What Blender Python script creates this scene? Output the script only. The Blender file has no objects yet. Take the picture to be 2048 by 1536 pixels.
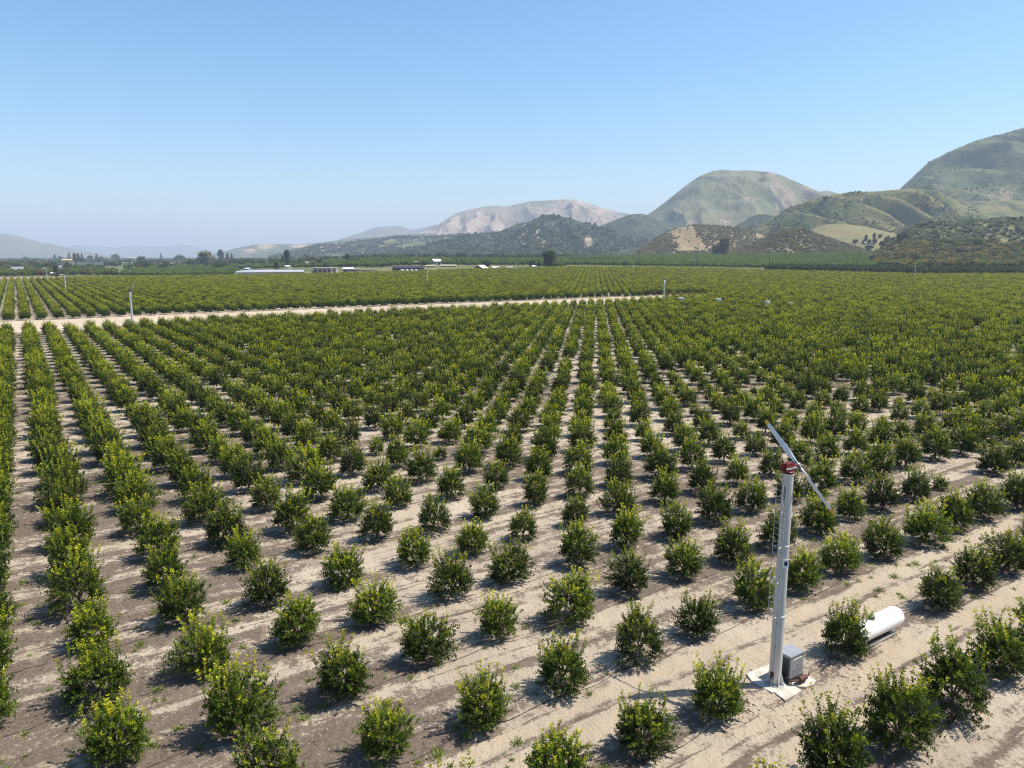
import bpy, bmesh, math, random
import numpy as np
from mathutils import Vector, Matrix

C = bpy.context.scene.collection
SC = bpy.context.scene
R = math.radians

# ------------------------------------------------------------------ camera, world, sun, exposure
F, YH, CAMH = 1480.0, 513.0, 20.1            # focal length in px of a 2048 wide frame, horizon row, camera height
TH = math.atan((768 - YH) / F)
cam = bpy.data.cameras.new("camera")
cam.sensor_width = 36.0
cam.lens = F / 2048 * 36.0
cam.clip_start = 0.5
cam.clip_end = 60000
cam_o = bpy.data.objects.new("camera", cam)
C.objects.link(cam_o)
cam_o.location = (0, 0, CAMH)
cam_o.rotation_euler = (math.pi / 2 - TH, 0, 0)
SC.camera = cam_o

SUN_EL, SUN_AZ = 58.0, 82.0                  # azimuth clockwise from +Y
world = bpy.data.worlds.new("World")
SC.world = world
world.use_nodes = True
wn = world.node_tree
wn.nodes.clear()
sky = wn.nodes.new('ShaderNodeTexSky')
sky.sky_type = 'NISHITA'
sky.sun_disc = False
sky.sun_elevation = R(SUN_EL)
sky.sun_rotation = R(SUN_AZ)
sky.altitude = 100
sky.air_density = 1.0
sky.dust_density = 1.0
sky.ozone_density = 3.0
bg = wn.nodes.new('ShaderNodeBackground')
bg.inputs['Strength'].default_value = 0.122
wo = wn.nodes.new('ShaderNodeOutputWorld')
hs = wn.nodes.new('ShaderNodeHueSaturation')
hs.inputs['Saturation'].default_value = 1.22
hs.inputs['Hue'].default_value = 0.494
wn.links.new(sky.outputs[0], hs.inputs['Color'])
wn.links.new(hs.outputs[0], bg.inputs[0])
wn.links.new(bg.outputs[0], wo.inputs[0])

sl = bpy.data.lights.new("sun", 'SUN')
sl.energy = 5.0
sl.angle = R(0.5)
sl.color = (1.0, 0.94, 0.83)
sun_o = bpy.data.objects.new("sun", sl)
C.objects.link(sun_o)
sd = Vector((math.sin(R(SUN_AZ)) * math.cos(R(SUN_EL)), math.cos(R(SUN_AZ)) * math.cos(R(SUN_EL)), math.sin(R(SUN_EL))))
sun_o.rotation_euler = sd.to_track_quat('Z', 'Y').to_euler()
sun_o.location = (60, 10, 120)

SC.view_settings.view_transform = 'Standard'
SC.view_settings.look = 'None'
SC.view_settings.exposure = 0.64
SC.view_settings.gamma = 1.0
SC.render.engine = 'CYCLES'
cy = SC.cycles
cy.max_bounces = 4
cy.diffuse_bounces = 2
cy.glossy_bounces = 2
cy.transmission_bounces = 2
cy.volume_bounces = 0
cy.transparent_max_bounces = 4
cy.use_denoising = True
cy.denoiser = 'OPENIMAGEDENOISE'
cy.denoising_input_passes = 'RGB_ALBEDO_NORMAL'
cy.denoising_prefilter = 'NONE'
cy.filter_width = 1.15
cy.caustics_reflective = False
cy.caustics_refractive = False

# ------------------------------------------------------------------ geometry of the view (to survey the ground)
CT, ST = math.cos(TH), math.sin(TH)

def ray(px, py):
    u = (px - 1024) / F
    v = (py - 768) / F
    return np.array([u, CT - v * ST, -ST - v * CT])

def at_depth(px, py, Y):
    d = ray(px, py)
    return np.array([0, 0, CAMH]) + d * (Y / d[1])

def project(X, Y, Z):
    z = Y * CT - (Z - CAMH) * ST
    up = Y * ST + (Z - CAMH) * CT
    return 1024 + F * X / z, 768 - F * up / z

def sstep(a, b, x):
    t = np.clip((np.asarray(x, float) - a) / (b - a), 0, 1)
    return t * t * (3 - 2 * t)

def zt(X, Y):
    """broad rise of the valley floor towards the hills"""
    X = np.asarray(X, float); Y = np.asarray(Y, float)
    a = X / np.maximum(np.abs(Y), 1)
    w = sstep(-.45, -.1, a)
    r = np.clip(Y - 350, 0, 480) / 480
    return w * (6 * r ** 1.5 + .0188 * np.clip(Y - 830, 0, 500))

def ground(px, py, z=0.0):
    """the point of the valley floor seen at this pixel of the survey photo"""
    d = ray(px, py)
    Y = 20.0
    p = None
    for _ in range(4000):
        p = np.array([0, 0, CAMH]) + d * (Y / d[1])
        if p[2] <= float(zt(p[0], p[1])) + z:
            break
        Y *= 1.003
    return p

# ------------------------------------------------------------------ noise
def _hash(ix, iy, s):
    n = (ix.astype(np.int64) * 374761393 + iy.astype(np.int64) * 668265263 + s * 974634777) & 0xffffffff
    n = ((n ^ (n >> 13)) * 1274126177) & 0xffffffff
    return ((n ^ (n >> 16)) & 0xffff) / 65535.0

def vnoise(x, y, s=0):
    x = np.asarray(x, float); y = np.asarray(y, float)
    ix = np.floor(x); iy = np.floor(y)
    fx = x - ix; fy = y - iy
    fx = fx * fx * (3 - 2 * fx); fy = fy * fy * (3 - 2 * fy)
    a = _hash(ix, iy, s); b = _hash(ix + 1, iy, s); c = _hash(ix, iy + 1, s); d = _hash(ix + 1, iy + 1, s)
    return (a * (1 - fx) + b * fx) * (1 - fy) + (c * (1 - fx) + d * fx) * fy

def fbm(x, y, s=0, o=4):
    t = 0; a = .5
    for k in range(o):
        t = t + a * (vnoise(x, y, s + k * 17) - .5) * 2
        x = np.asarray(x) * 2.03 + 11.3; y = np.asarray(y) * 2.03 + 5.7; a *= .5
    return t

# ------------------------------------------------------------------ node helpers
def new_mat(name):
    m = bpy.data.materials.new(name)
    m.use_nodes = True
    nt = m.node_tree
    nt.nodes.clear()
    out = nt.nodes.new('ShaderNodeOutputMaterial')
    return m, nt, out

class NT:
    def __init__(s, nt): s.nt = nt
    def n(s, t, **k):
        x = s.nt.nodes.new(t)
        for a, b in k.items(): setattr(x, a, b)
        return x
    def l(s, a, b): s.nt.links.new(a, b)
    def val(s, sock, v):
        if hasattr(v, 'node'): s.l(v, sock)
        else: sock.default_value = v
    def math(s, op, a, b=0.0, c=None, clamp=False):
        x = s.n('ShaderNodeMath', operation=op, use_clamp=clamp)
        s.val(x.inputs[0], a); s.val(x.inputs[1], b)
        if c is not None: s.val(x.inputs[2], c)
        return x.outputs[0]
    def dot(s, v, w):
        x = s.n('ShaderNodeVectorMath', operation='DOT_PRODUCT')
        s.l(v, x.inputs[0]); x.inputs[1].default_value = w
        return x.outputs['Value']
    def noise(s, v, scale, detail=4, rough=.55, dist=0.0):
        x = s.n('ShaderNodeTexNoise')
        if v is not None: s.l(v, x.inputs['Vector'])
        x.inputs['Scale'].default_value = scale; x.inputs['Detail'].default_value = detail
        x.inputs['Roughness'].default_value = rough; x.inputs['Distortion'].default_value = dist
        return x.outputs[0]
    def mapped(s, v, sc=(1, 1, 1), rot=(0, 0, 0), loc=(0, 0, 0)):
        x = s.n('ShaderNodeMapping')
        s.l(v, x.inputs[0]); x.inputs['Scale'].default_value = sc; x.inputs['Rotation'].default_value = rot
        x.inputs['Location'].default_value = loc
        return x.outputs[0]
    def rng(s, v, a, b, c=0.0, d=1.0, smooth=True):
        x = s.n('ShaderNodeMapRange')
        if smooth: x.interpolation_type = 'SMOOTHSTEP'
        s.val(x.inputs[0], v)
        for k, q in enumerate((a, b, c, d)): x.inputs[k + 1].default_value = q
        return x.outputs[0]
    def mix(s, f, a, b, blend='MIX'):
        x = s.n('ShaderNodeMix', data_type='RGBA', blend_type=blend)
        s.val(x.inputs[0], f)
        for sock, v in ((x.inputs[6], a), (x.inputs[7], b)):
            if hasattr(v, 'node'): s.l(v, sock)
            else: sock.default_value = (*v, 1) if len(v) == 3 else v
        return x.outputs[2]
    def ramp(s, f, stops):
        x = s.n('ShaderNodeValToRGB')
        s.val(x.inputs[0], f)
        e = x.color_ramp.elements
        while len(e) < len(stops): e.new(.5)
        for k, (p, c) in enumerate(stops):
            e[k].position = p; e[k].color = (*c, 1)
        return x.outputs[0]
    def bump(s, h, strength, dist):
        x = s.n('ShaderNodeBump')
        x.inputs['Strength'].default_value = strength; x.inputs['Distance'].default_value = dist
        s.l(h, x.inputs['Height'])
        return x.outputs[0]
    def bsdf(s, col, rough=.8, spec=.3, metal=0.0, normal=None):
        x = s.n('ShaderNodeBsdfPrincipled')
        s.val(x.inputs['Base Color'], col if hasattr(col, 'node') else (*col, 1))
        s.val(x.inputs['Roughness'], rough); s.val(x.inputs['Metallic'], metal)
        x.inputs['Specular IOR Level'].default_value = spec
        if normal is not None: s.l(normal, x.inputs['Normal'])
        return x.outputs[0]

def simple_mat(name, col, rough=.6, spec=.4, metal=0.0, var=.12, scale=3.0, bump=0.0, streak=False):
    m, nt, out = new_mat(name)
    N = NT(nt)
    v = N.n('ShaderNodeTexCoord').outputs['Object']
    if streak: v = N.mapped(v, (1, 1, .15))
    a = N.noise(v, scale, 5)
    f = N.rng(a, .3, .7, 1 - var, 1 + var)
    c = N.mix(1.0, col, (1, 1, 1), 'MULTIPLY')
    x = N.n('ShaderNodeVectorMath', operation='SCALE')
    N.l(c, x.inputs[0]); N.l(f, x.inputs['Scale'])
    nrm = N.bump(N.noise(v, scale * 6, 3), bump, .02) if bump else None
    r = N.rng(N.noise(v, scale * 2.3, 3), .3, .7, rough - .08, rough + .08)
    N.l(N.bsdf(x.outputs[0], r, spec, metal, nrm), out.inputs[0])
    return m

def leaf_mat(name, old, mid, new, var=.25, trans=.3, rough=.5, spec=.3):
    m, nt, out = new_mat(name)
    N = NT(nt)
    at = N.n('ShaderNodeAttribute', attribute_name='leaf_tone')
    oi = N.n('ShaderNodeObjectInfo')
    leaf_tone = N.math('ADD', at.outputs['Fac'], N.rng(oi.outputs['Random'], 0, 1, -.1, .1, False), clamp=True)
    c = N.ramp(leaf_tone, [(0, old), (.5, mid), (1, new)])
    k = N.rng(oi.outputs['Random'], 0, 1, 1 - var, 1 + var, False)
    x = N.n('ShaderNodeVectorMath', operation='SCALE')
    N.l(c, x.inputs[0]); N.l(k, x.inputs['Scale'])
    tr = N.n('ShaderNodeBsdfTranslucent')
    y = N.n('ShaderNodeVectorMath', operation='MULTIPLY')
    N.l(x.outputs[0], y.inputs[0]); y.inputs[1].default_value = (1.1, 1.15, .55)
    N.l(y.outputs[0], tr.inputs[0])
    ms = N.n('ShaderNodeMixShader')
    ms.inputs[0].default_value = trans
    N.l(N.bsdf(x.outputs[0], rough, spec), ms.inputs[1]); N.l(tr.outputs[0], ms.inputs[2])
    N.l(ms.outputs[0], out.inputs[0])
    return m

# ------------------------------------------------------------------ mesh helpers
def mesh_np(name, V, Q, mat=None, smooth=False, attrs=None):
    me = bpy.data.meshes.new(name)
    V = np.asarray(V, np.float32); Q = np.asarray(Q, np.int32)
    k = Q.shape[1]
    me.vertices.add(len(V)); me.vertices.foreach_set('co', V.ravel())
    me.loops.add(Q.size); me.loops.foreach_set('vertex_index', Q.ravel())
    me.polygons.add(len(Q))
    me.polygons.foreach_set('loop_start', np.arange(0, Q.size, k, dtype=np.int32))
    try: me.polygons.foreach_set('loop_total', np.full(len(Q), k, np.int32))
    except Exception: pass
    me.polygons.foreach_set('use_smooth', np.full(len(Q), smooth, bool))
    for a, (dom, arr) in (attrs or {}).items():
        at = me.attributes.new(a, 'FLOAT', dom)
        at.data.foreach_set('value', np.asarray(arr, np.float32))
    if mat: me.materials.append(mat)
    me.update(calc_edges=True)
    me.validate()
    return me

class MB:
    """collects simple solids, then becomes one mesh object"""
    def __init__(s): s.b = bmesh.new()
    def _add(s, verts, faces, M=None):
        vs = [s.b.verts.new(M @ Vector(v) if M is not None else v) for v in verts]
        for f in faces:
            try: s.b.faces.new([vs[i] for i in f])
            except ValueError: pass
        return vs
    def box(s, lo, hi, M=None, bevel=0.0):
        t = bmesh.new()
        bmesh.ops.create_cube(t, size=1)
        for v in t.verts:
            v.co = Vector([(lo[k] + hi[k]) / 2 + v.co[k] * (hi[k] - lo[k]) for k in range(3)])
        if bevel: bmesh.ops.bevel(t, geom=t.edges[:], offset=bevel, segments=2, affect='EDGES')
        t.verts.index_update()
        s._add([v.co.copy() for v in t.verts], [[v.index for v in f.verts] for f in t.faces], M)
        t.free(); return s
    def tube(s, pts, rad, n=8, cap=True):
        pts = [Vector(p) for p in pts]
        rad = rad if hasattr(rad, '__len__') else [rad] * len(pts)
        rings = []; V = []
        for k, p in enumerate(pts):
            d = (pts[min(k + 1, len(pts) - 1)] - pts[max(k - 1, 0)]).normalized()
            a = d.orthogonal().normalized() if k == 0 else (pa - d * pa.dot(d)).normalized()
            pa = a; b = d.cross(a)
            rings.append(range(len(V), len(V) + n))
            V += [p + (a * math.cos(2 * math.pi * q / n) + b * math.sin(2 * math.pi * q / n)) * rad[k] for q in range(n)]
        Fs = [[rings[k][q], rings[k][(q + 1) % n], rings[k + 1][(q + 1) % n], rings[k + 1][q]] for k in range(len(pts) - 1) for q in range(n)]
        if cap: Fs += [list(rings[0])[::-1], list(rings[-1])]
        s._add(V, Fs); return s
    def lathe(s, prof, n=24, M=None):
        V = []; Fs = []
        for r, z in prof: V += [(r * math.cos(2 * math.pi * q / n), r * math.sin(2 * math.pi * q / n), z) for q in range(n)]
        for k in range(len(prof) - 1):
            for q in range(n): Fs.append([k * n + q, k * n + (q + 1) % n, (k + 1) * n + (q + 1) % n, (k + 1) * n + q])
        Fs += [list(range(n))[::-1], list(range((len(prof) - 1) * n, len(prof) * n))]
        s._add(V, Fs, M); return s
    def prism(s, poly, z0, z1, M=None):
        n = len(poly)
        s._add([(x, y, z0) for x, y in poly] + [(x, y, z1) for x, y in poly],
               [list(range(n))[::-1], list(range(n, 2 * n))] + [[k, (k + 1) % n, n + (k + 1) % n, n + k] for k in range(n)], M)
        return s
    def build(s, name, mat, parent=None, smooth=False, sharp=35):
        bmesh.ops.recalc_face_normals(s.b, faces=s.b.faces[:])
        me = bpy.data.meshes.new(name)
        s.b.to_mesh(me); s.b.free()
        me.materials.append(mat)
        if smooth:
            me.polygons.foreach_set('use_smooth', np.ones(len(me.polygons), bool))
            try: me.set_sharp_from_angle(angle=R(sharp))
            except Exception: pass
        o = bpy.data.objects.new(name, me)
        C.objects.link(o)
        if parent: o.parent = parent
        return o

def add(name, me, parent=None, loc=(0, 0, 0)):
    o = bpy.data.objects.new(name, me)
    C.objects.link(o)
    if parent: o.parent = parent
    o.location = loc
    return o

def tag(o, label=None, cat=None, group=None, kind=None):
    if label: o['label'] = label
    if cat: o['category'] = cat
    if group: o['group'] = group
    if kind: o['kind'] = kind
    return o

def thing(name, label, cat, loc, rz=0.0, group=None, scale=None):
    o = bpy.data.objects.new(name, None)
    C.objects.link(o)
    o.empty_display_size = .3
    o.location = loc; o.rotation_euler = (0, 0, rz)
    if scale is not None: o.scale = scale
    return tag(o, label, cat, group)

def scatter(name, pts, rz, sc, vi, protos, label, cat, tilt=None):
    """one object made of many copies of a few meshes (only for masses)"""
    me = bpy.data.meshes.new(name)
    pts = np.asarray(pts, np.float32)
    me.vertices.add(len(pts)); me.vertices.foreach_set('co', pts.ravel())
    sc = np.asarray(sc, np.float32)
    if sc.ndim == 1: sc = np.stack([sc] * 3, 1)
    a = me.attributes.new('sc', 'FLOAT_VECTOR', 'POINT'); a.data.foreach_set('vector', sc.ravel())
    rot = np.zeros((len(pts), 3), np.float32); rot[:, 2] = rz
    if tilt is not None: rot[:, :2] = tilt
    a = me.attributes.new('rot', 'FLOAT_VECTOR', 'POINT'); a.data.foreach_set('vector', rot.ravel())
    a = me.attributes.new('vi', 'INT', 'POINT'); a.data.foreach_set('value', np.asarray(vi, np.int32))
    me.update()
    o = add(name, me)
    ng = bpy.data.node_groups.new(name, 'GeometryNodeTree')
    ng.interface.new_socket('Geometry', in_out='INPUT', socket_type='NodeSocketGeometry')
    ng.interface.new_socket('Geometry', in_out='OUTPUT', socket_type='NodeSocketGeometry')
    N = NT(ng)
    gi = N.n('NodeGroupInput'); go = N.n('NodeGroupOutput')
    jo = N.n('GeometryNodeJoinGeometry')
    for p in reversed(list(protos)):          # the join puts the last linked first
        oi = N.n('GeometryNodeObjectInfo', transform_space='ORIGINAL')
        oi.inputs['Object'].default_value = p
        oi.inputs['As Instance'].default_value = False
        g2 = N.n('GeometryNodeGeometryToInstance')
        N.l(oi.outputs['Geometry'], g2.inputs[0]); N.l(g2.outputs[0], jo.inputs[0])
    ip = N.n('GeometryNodeInstanceOnPoints')
    N.l(gi.outputs[0], ip.inputs['Points']); N.l(jo.outputs[0], ip.inputs['Instance'])
    ip.inputs['Pick Instance'].default_value = True
    for nm, ty, sk in (('vi', 'INT', 'Instance Index'), ('rot', 'FLOAT_VECTOR', 'Rotation'), ('sc', 'FLOAT_VECTOR', 'Scale')):
        na = N.n('GeometryNodeInputNamedAttribute', data_type=ty)
        na.inputs['Name'].default_value = nm
        N.l(na.outputs['Attribute'], ip.inputs[sk])
    N.l(ip.outputs[0], go.inputs[0])
    md = o.modifiers.new('copies', 'NODES')
    md.node_group = ng
    return tag(o, label, cat, None, 'stuff')

# ------------------------------------------------------------------ the orchard lattice (18 by 15 ft)
O0 = np.array([-1.3716, 29.4671]); V1 = np.array([-3.0330, 4.57065]); V2 = np.array([3.81578, 2.54486])
MI = np.linalg.inv(np.stack([V1, V2], 1))
ROT = math.atan2(V2[1], V2[0])
POLE = np.array([12.5, 32.3])

def lat(i, j): return O0 + i * V1 + j * V2
def ij(X, Y):
    x = np.asarray(X) - O0[0]; y = np.asarray(Y) - O0[1]
    return MI[0, 0] * x + MI[0, 1] * y, MI[1, 0] * x + MI[1, 1] * y

# ------------------------------------------------------------------ ground
def relief(X, Y):
    """ruts, berms and clods of the near soil"""
    i, j = ij(X, Y)
    d = np.hypot(X, Y)
    fade = 1 - sstep(60, 120, d)
    fi = np.abs(i - np.round(i))
    z = .07 * np.exp(-(fi / .16) ** 2)
    z = z - .05 * (np.exp(-((fi - .34) / .06) ** 2)) * (.6 + .4 * vnoise(i * 2, j * .5, 3))
    z = z + .07 * fbm(X * .8, Y * .8, 5, 4) + .06 * fbm(X * 2.6, Y * 2.6, 9, 3)
    # heaped soil round the pad
    q = np.hypot(X - POLE[0] - 1.2, Y - POLE[1] + .2)
    z = z + np.exp(-((q - 3.0) / 1.0) ** 2) * (.06 + .13 * np.abs(fbm(X * 2.2, Y * 2.2, 31, 3))) - .06 * np.exp(-(q / 2.0) ** 2)
    return z * fade

def ground_z(X, Y): return zt(X, Y) + relief(X, Y)

def build_ground():
    az = np.concatenate([np.linspace(-180, -46, 40), np.arange(-45, 45.01, .22), np.linspace(46, 180, 40)[:-1]])
    rr = [2.0]
    while rr[-1] < 30000: rr.append(rr[-1] * (1.0075 if 14 < rr[-1] < 120 else 1.03))
    rr = np.array(rr)
    A, RR = np.meshgrid(np.radians(az), rr)
    X = RR * np.sin(A); Y = RR * np.cos(A)
    Z = ground_z(X, Y)
    n = len(az); m = len(rr)
    V = np.stack([X, Y, Z], -1).reshape(-1, 3)
    k = np.arange(m - 1)[:, None] * n; q = np.arange(n)[None]
    a = k + q; b = k + (q + 1) % n
    Q = np.stack([a, a + n, b + n, b], -1).reshape(-1, 4)
    V = np.concatenate([V, [[0, 0, Z[0].mean()]]])
    m_, nt, out = new_mat('dry orchard soil')
    N = NT(nt)
    pos = N.n('ShaderNodeTexCoord').outputs['Object']
    i0 = N.math('SUBTRACT', N.dot(pos, (MI[0, 0], MI[0, 1], 0)), float(MI[0] @ O0))
    j0 = N.math('SUBTRACT', N.dot(pos, (MI[1, 0], MI[1, 1], 0)), float(MI[1] @ O0))
    cmb = N.n('ShaderNodeCombineXYZ'); N.l(i0, cmb.inputs[0]); N.l(j0, cmb.inputs[1])
    lv = cmb.outputs[0]
    wob = N.rng(N.noise(lv, .35, 2), .2, .8, -.14, .14, False)
    iw = N.math('ADD', i0, wob)
    band = N.math('PINGPONG', iw, .5)                               # 0 on a tree line, .5 midway
    long = N.noise(N.mapped(lv, (3.0, .22, 1)), 1.0, 5, .62)          # drawn out along the rows
    patch = N.noise(lv, .16, 3)
    fine = N.noise(pos, 5.0, 5, .65)
    grit = N.noise(pos, 26.0, 3, .7)
    mul = N.math('MULTIPLY', N.rng(band, .17, .06), .32)
    mul = N.math('ADD', mul, N.math('MULTIPLY', N.rng(band, .40, .48), .26))
    mul = N.math('ADD', mul, N.math('MULTIPLY', N.rng(long, .30, .70), .62))
    mul = N.math('ADD', mul, N.rng(patch, .3, .7, -.32, .30))
    mul = N.math('ADD', mul, N.rng(fine, .25, .75, -.30, .30))
    # vehicle tracks near the wind machine: pale, worn smooth
    def strip(c, w): return N.rng(N.math('ABSOLUTE', N.math('SUBTRACT', iw, c)), w, w * .45)
    tr = N.math('MAXIMUM', strip(-.62, .17), N.math('MAXIMUM', strip(-.30, .12), N.math('MAXIMUM', strip(-1.34, .13), strip(-1.62, .12))))
    tr = N.math('MULTIPLY', tr, N.rng(N.noise(lv, .8, 3), .3, .55))
    mul = N.math('SUBTRACT', mul, N.math('MULTIPLY', tr, .75))
    rut = N.noise(N.mapped(lv, (11.0, .30, 1)), 1.0, 4, .6)
    clump = N.noise(pos, 1.1, 4, .6)
    mul = N.math('ADD', mul, N.rng(clump, .3, .7, -.22, .24))
    mul = N.math('ADD', mul, N.rng(rut, .575, .62, 0, .42))
    mul = N.math('SUBTRACT', mul, N.rng(rut, .42, .36, 0, .30))
    brown = N.rng(mul, .13, .57)
    sand = N.mix(N.rng(N.noise(lv, .5, 4), .35, .7), (.395, .325, .245), (.48, .40, .305))
    sand = N.mix(N.math('MULTIPLY', tr, .55), sand, (.46, .365, .262))
    mulch = N.mix(N.rng(fine, .3, .7), (.105, .081, .062), (.20, .156, .12))
    col = N.mix(brown, sand, mulch)
    col = N.mix(N.rng(grit, .52, .74, 0, .55), col, (.13, .095, .065))
    col = N.mix(N.rng(grit, .40, .25, 0, .45), col, (.52, .44, .35))
    # litter and straw
    lit = N.n('ShaderNodeTexVoronoi'); lit.inputs['Scale'].default_value = 9.0; N.l(N.mapped(pos, (1, .4, 1), (0, 0, .6)), lit.inputs['Vector'])
    lf = N.math('MULTIPLY', N.rng(lit.outputs['Distance'], .16, .08), N.rng(N.noise(lv, .9, 3), .5, .66))
    col = N.mix(N.math('MULTIPLY', lf, .8), col, (.42, .29, .10))
    # thin weeds
    wd = N.math('MULTIPLY', N.rng(N.noise(pos, 2.2, 4), .60, .72), N.rng(N.noise(lv, .22, 2), .46, .62))
    col = N.mix(N.math('MULTIPLY', wd, .6), col, (.12, .15, .035))
    # beyond the orchard: vegetated valley floor
    sp = N.n('ShaderNodeSeparateXYZ'); N.l(pos, sp.inputs[0])
    far = N.rng(sp.outputs[1], 680, 860)
    fld = N.ramp(N.noise(N.mapped(pos, (.0012, .004, 1)), 1.0, 3), [(.3, (.045, .07, .022)), (.5, (.09, .11, .04)), (.66, (.17, .15, .07))])
    col = N.mix(far, col, fld)
    h = N.math('ADD', N.math('ADD', fine, N.math('MULTIPLY', grit, .5)), N.math('ADD', N.math('MULTIPLY', rut, .9), N.math('MULTIPLY', clump, 1.2)))
    nrm = N.bump(h, .9, .13)
    N.l(N.bsdf(col, .95, .12, 0, nrm), out.inputs[0])
    me = mesh_np('ground', V, Q, m_, True)
    return tag(add('ground', me), 'dry sandy orchard soil with brown mulch bands', None, None, 'structure')

build_ground()

def sheet(name, fn, u, v, mat, label):
    U, W = np.meshgrid(u, v)
    X, Y, Z = fn(U, W)
    n = len(u)
    k = np.arange(len(v) - 1)[:, None] * n; q = np.arange(n - 1)[None]
    a = (k + q)
    Q = np.stack([a, a + 1, a + 1 + n, a + n], -1).reshape(-1, 4)
    return tag(add(name, mesh_np(name, np.stack([X, Y, Z], -1).reshape(-1, 3), Q, mat, True)), label, None, None, 'structure')

def road_mat():
    m, nt, out = new_mat('pale dirt road')
    N = NT(nt)
    pos = N.n('ShaderNodeTexCoord').outputs['Object']
    rp = N.mapped(pos, (.03, .5, 1), (0, 0, -ROT))
    rp = N.mapped(pos, (1, 1, 1), (0, 0, -ROT))
    st = N.noise(N.mapped(rp, (.03, .7, 1)), 1.0, 4, .6)
    fi = N.noise(pos, 1.5, 5, .65)
    c = N.mix(N.rng(st, .35, .65), (.50, .405, .305), (.38, .305, .225))
    c = N.mix(N.rng(fi, .5, .75, 0, .5), c, (.32, .24, .165))
    N.l(N.bsdf(c, .95, .1, 0, N.bump(fi, .5, .1)), out.inputs[0])
    return m
ROADM = road_mat()

def lattice_sheet(i, j):
    X = O0[0] + i * V1[0] + j * V2[0]; Y = O0[1] + i * V1[1] + j * V2[1]
    return X, Y, zt(X, Y) + .06
def _ragged(i, j):
    e = np.where(i < 40, -1, 1) * (np.abs(i - 42.6) > 3.3)
    return lattice_sheet(i + e * .35 * vnoise(j * .7, i, 4), j)
sheet('dirt_road', _ragged, np.linspace(38.9, 46.3, 9), np.arange(-32, 61, .5), ROADM, 'pale dirt road between the two orchard blocks')

# ------------------------------------------------------------------ foliage builders
def tubes_np(segs, n=5):
    """segs: list of (points, radii) -> verts, quads"""
    V = []; Q = []
    for pts, rad in segs:
        pts = np.asarray(pts, float)
        b0 = len(V)
        for k in range(len(pts)):
            d = pts[min(k + 1, len(pts) - 1)] - pts[max(k - 1, 0)]
            d = d / (np.linalg.norm(d) + 1e-9)
            a = np.cross(d, [.3, .9, .2]); a /= np.linalg.norm(a) + 1e-9
            b = np.cross(d, a)
            for q in range(n):
                t = 2 * math.pi * q / n
                V.append(pts[k] + (a * math.cos(t) + b * math.sin(t)) * rad[k])
        for k in range(len(pts) - 1):
            for q in range(n):
                Q.append([b0 + k * n + q, b0 + k * n + (q + 1) % n, b0 + (k + 1) * n + (q + 1) % n, b0 + (k + 1) * n + q])
    return np.array(V), np.array(Q)

def leaves_np(P, D, S, L, W):
    """P base, D direction, S side (unit), length, width -> 4 verts per leaf, slightly cupped"""
    Nn = np.cross(D, S)
    a = P
    b = P + D * (L * .5)[:, None] + S * (W * .5)[:, None] + Nn * (W * .16)[:, None]
    c = P + D * L[:, None]
    d = P + D * (L * .5)[:, None] - S * (W * .5)[:, None] + Nn * (W * .16)[:, None]
    V = np.stack([a, b, c, d], 1).reshape(-1, 3)
    Q = np.arange(len(P) * 4).reshape(-1, 4)
    return V, Q

def unit(v): return v / (np.linalg.norm(v, axis=-1, keepdims=True) + 1e-9)

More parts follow.
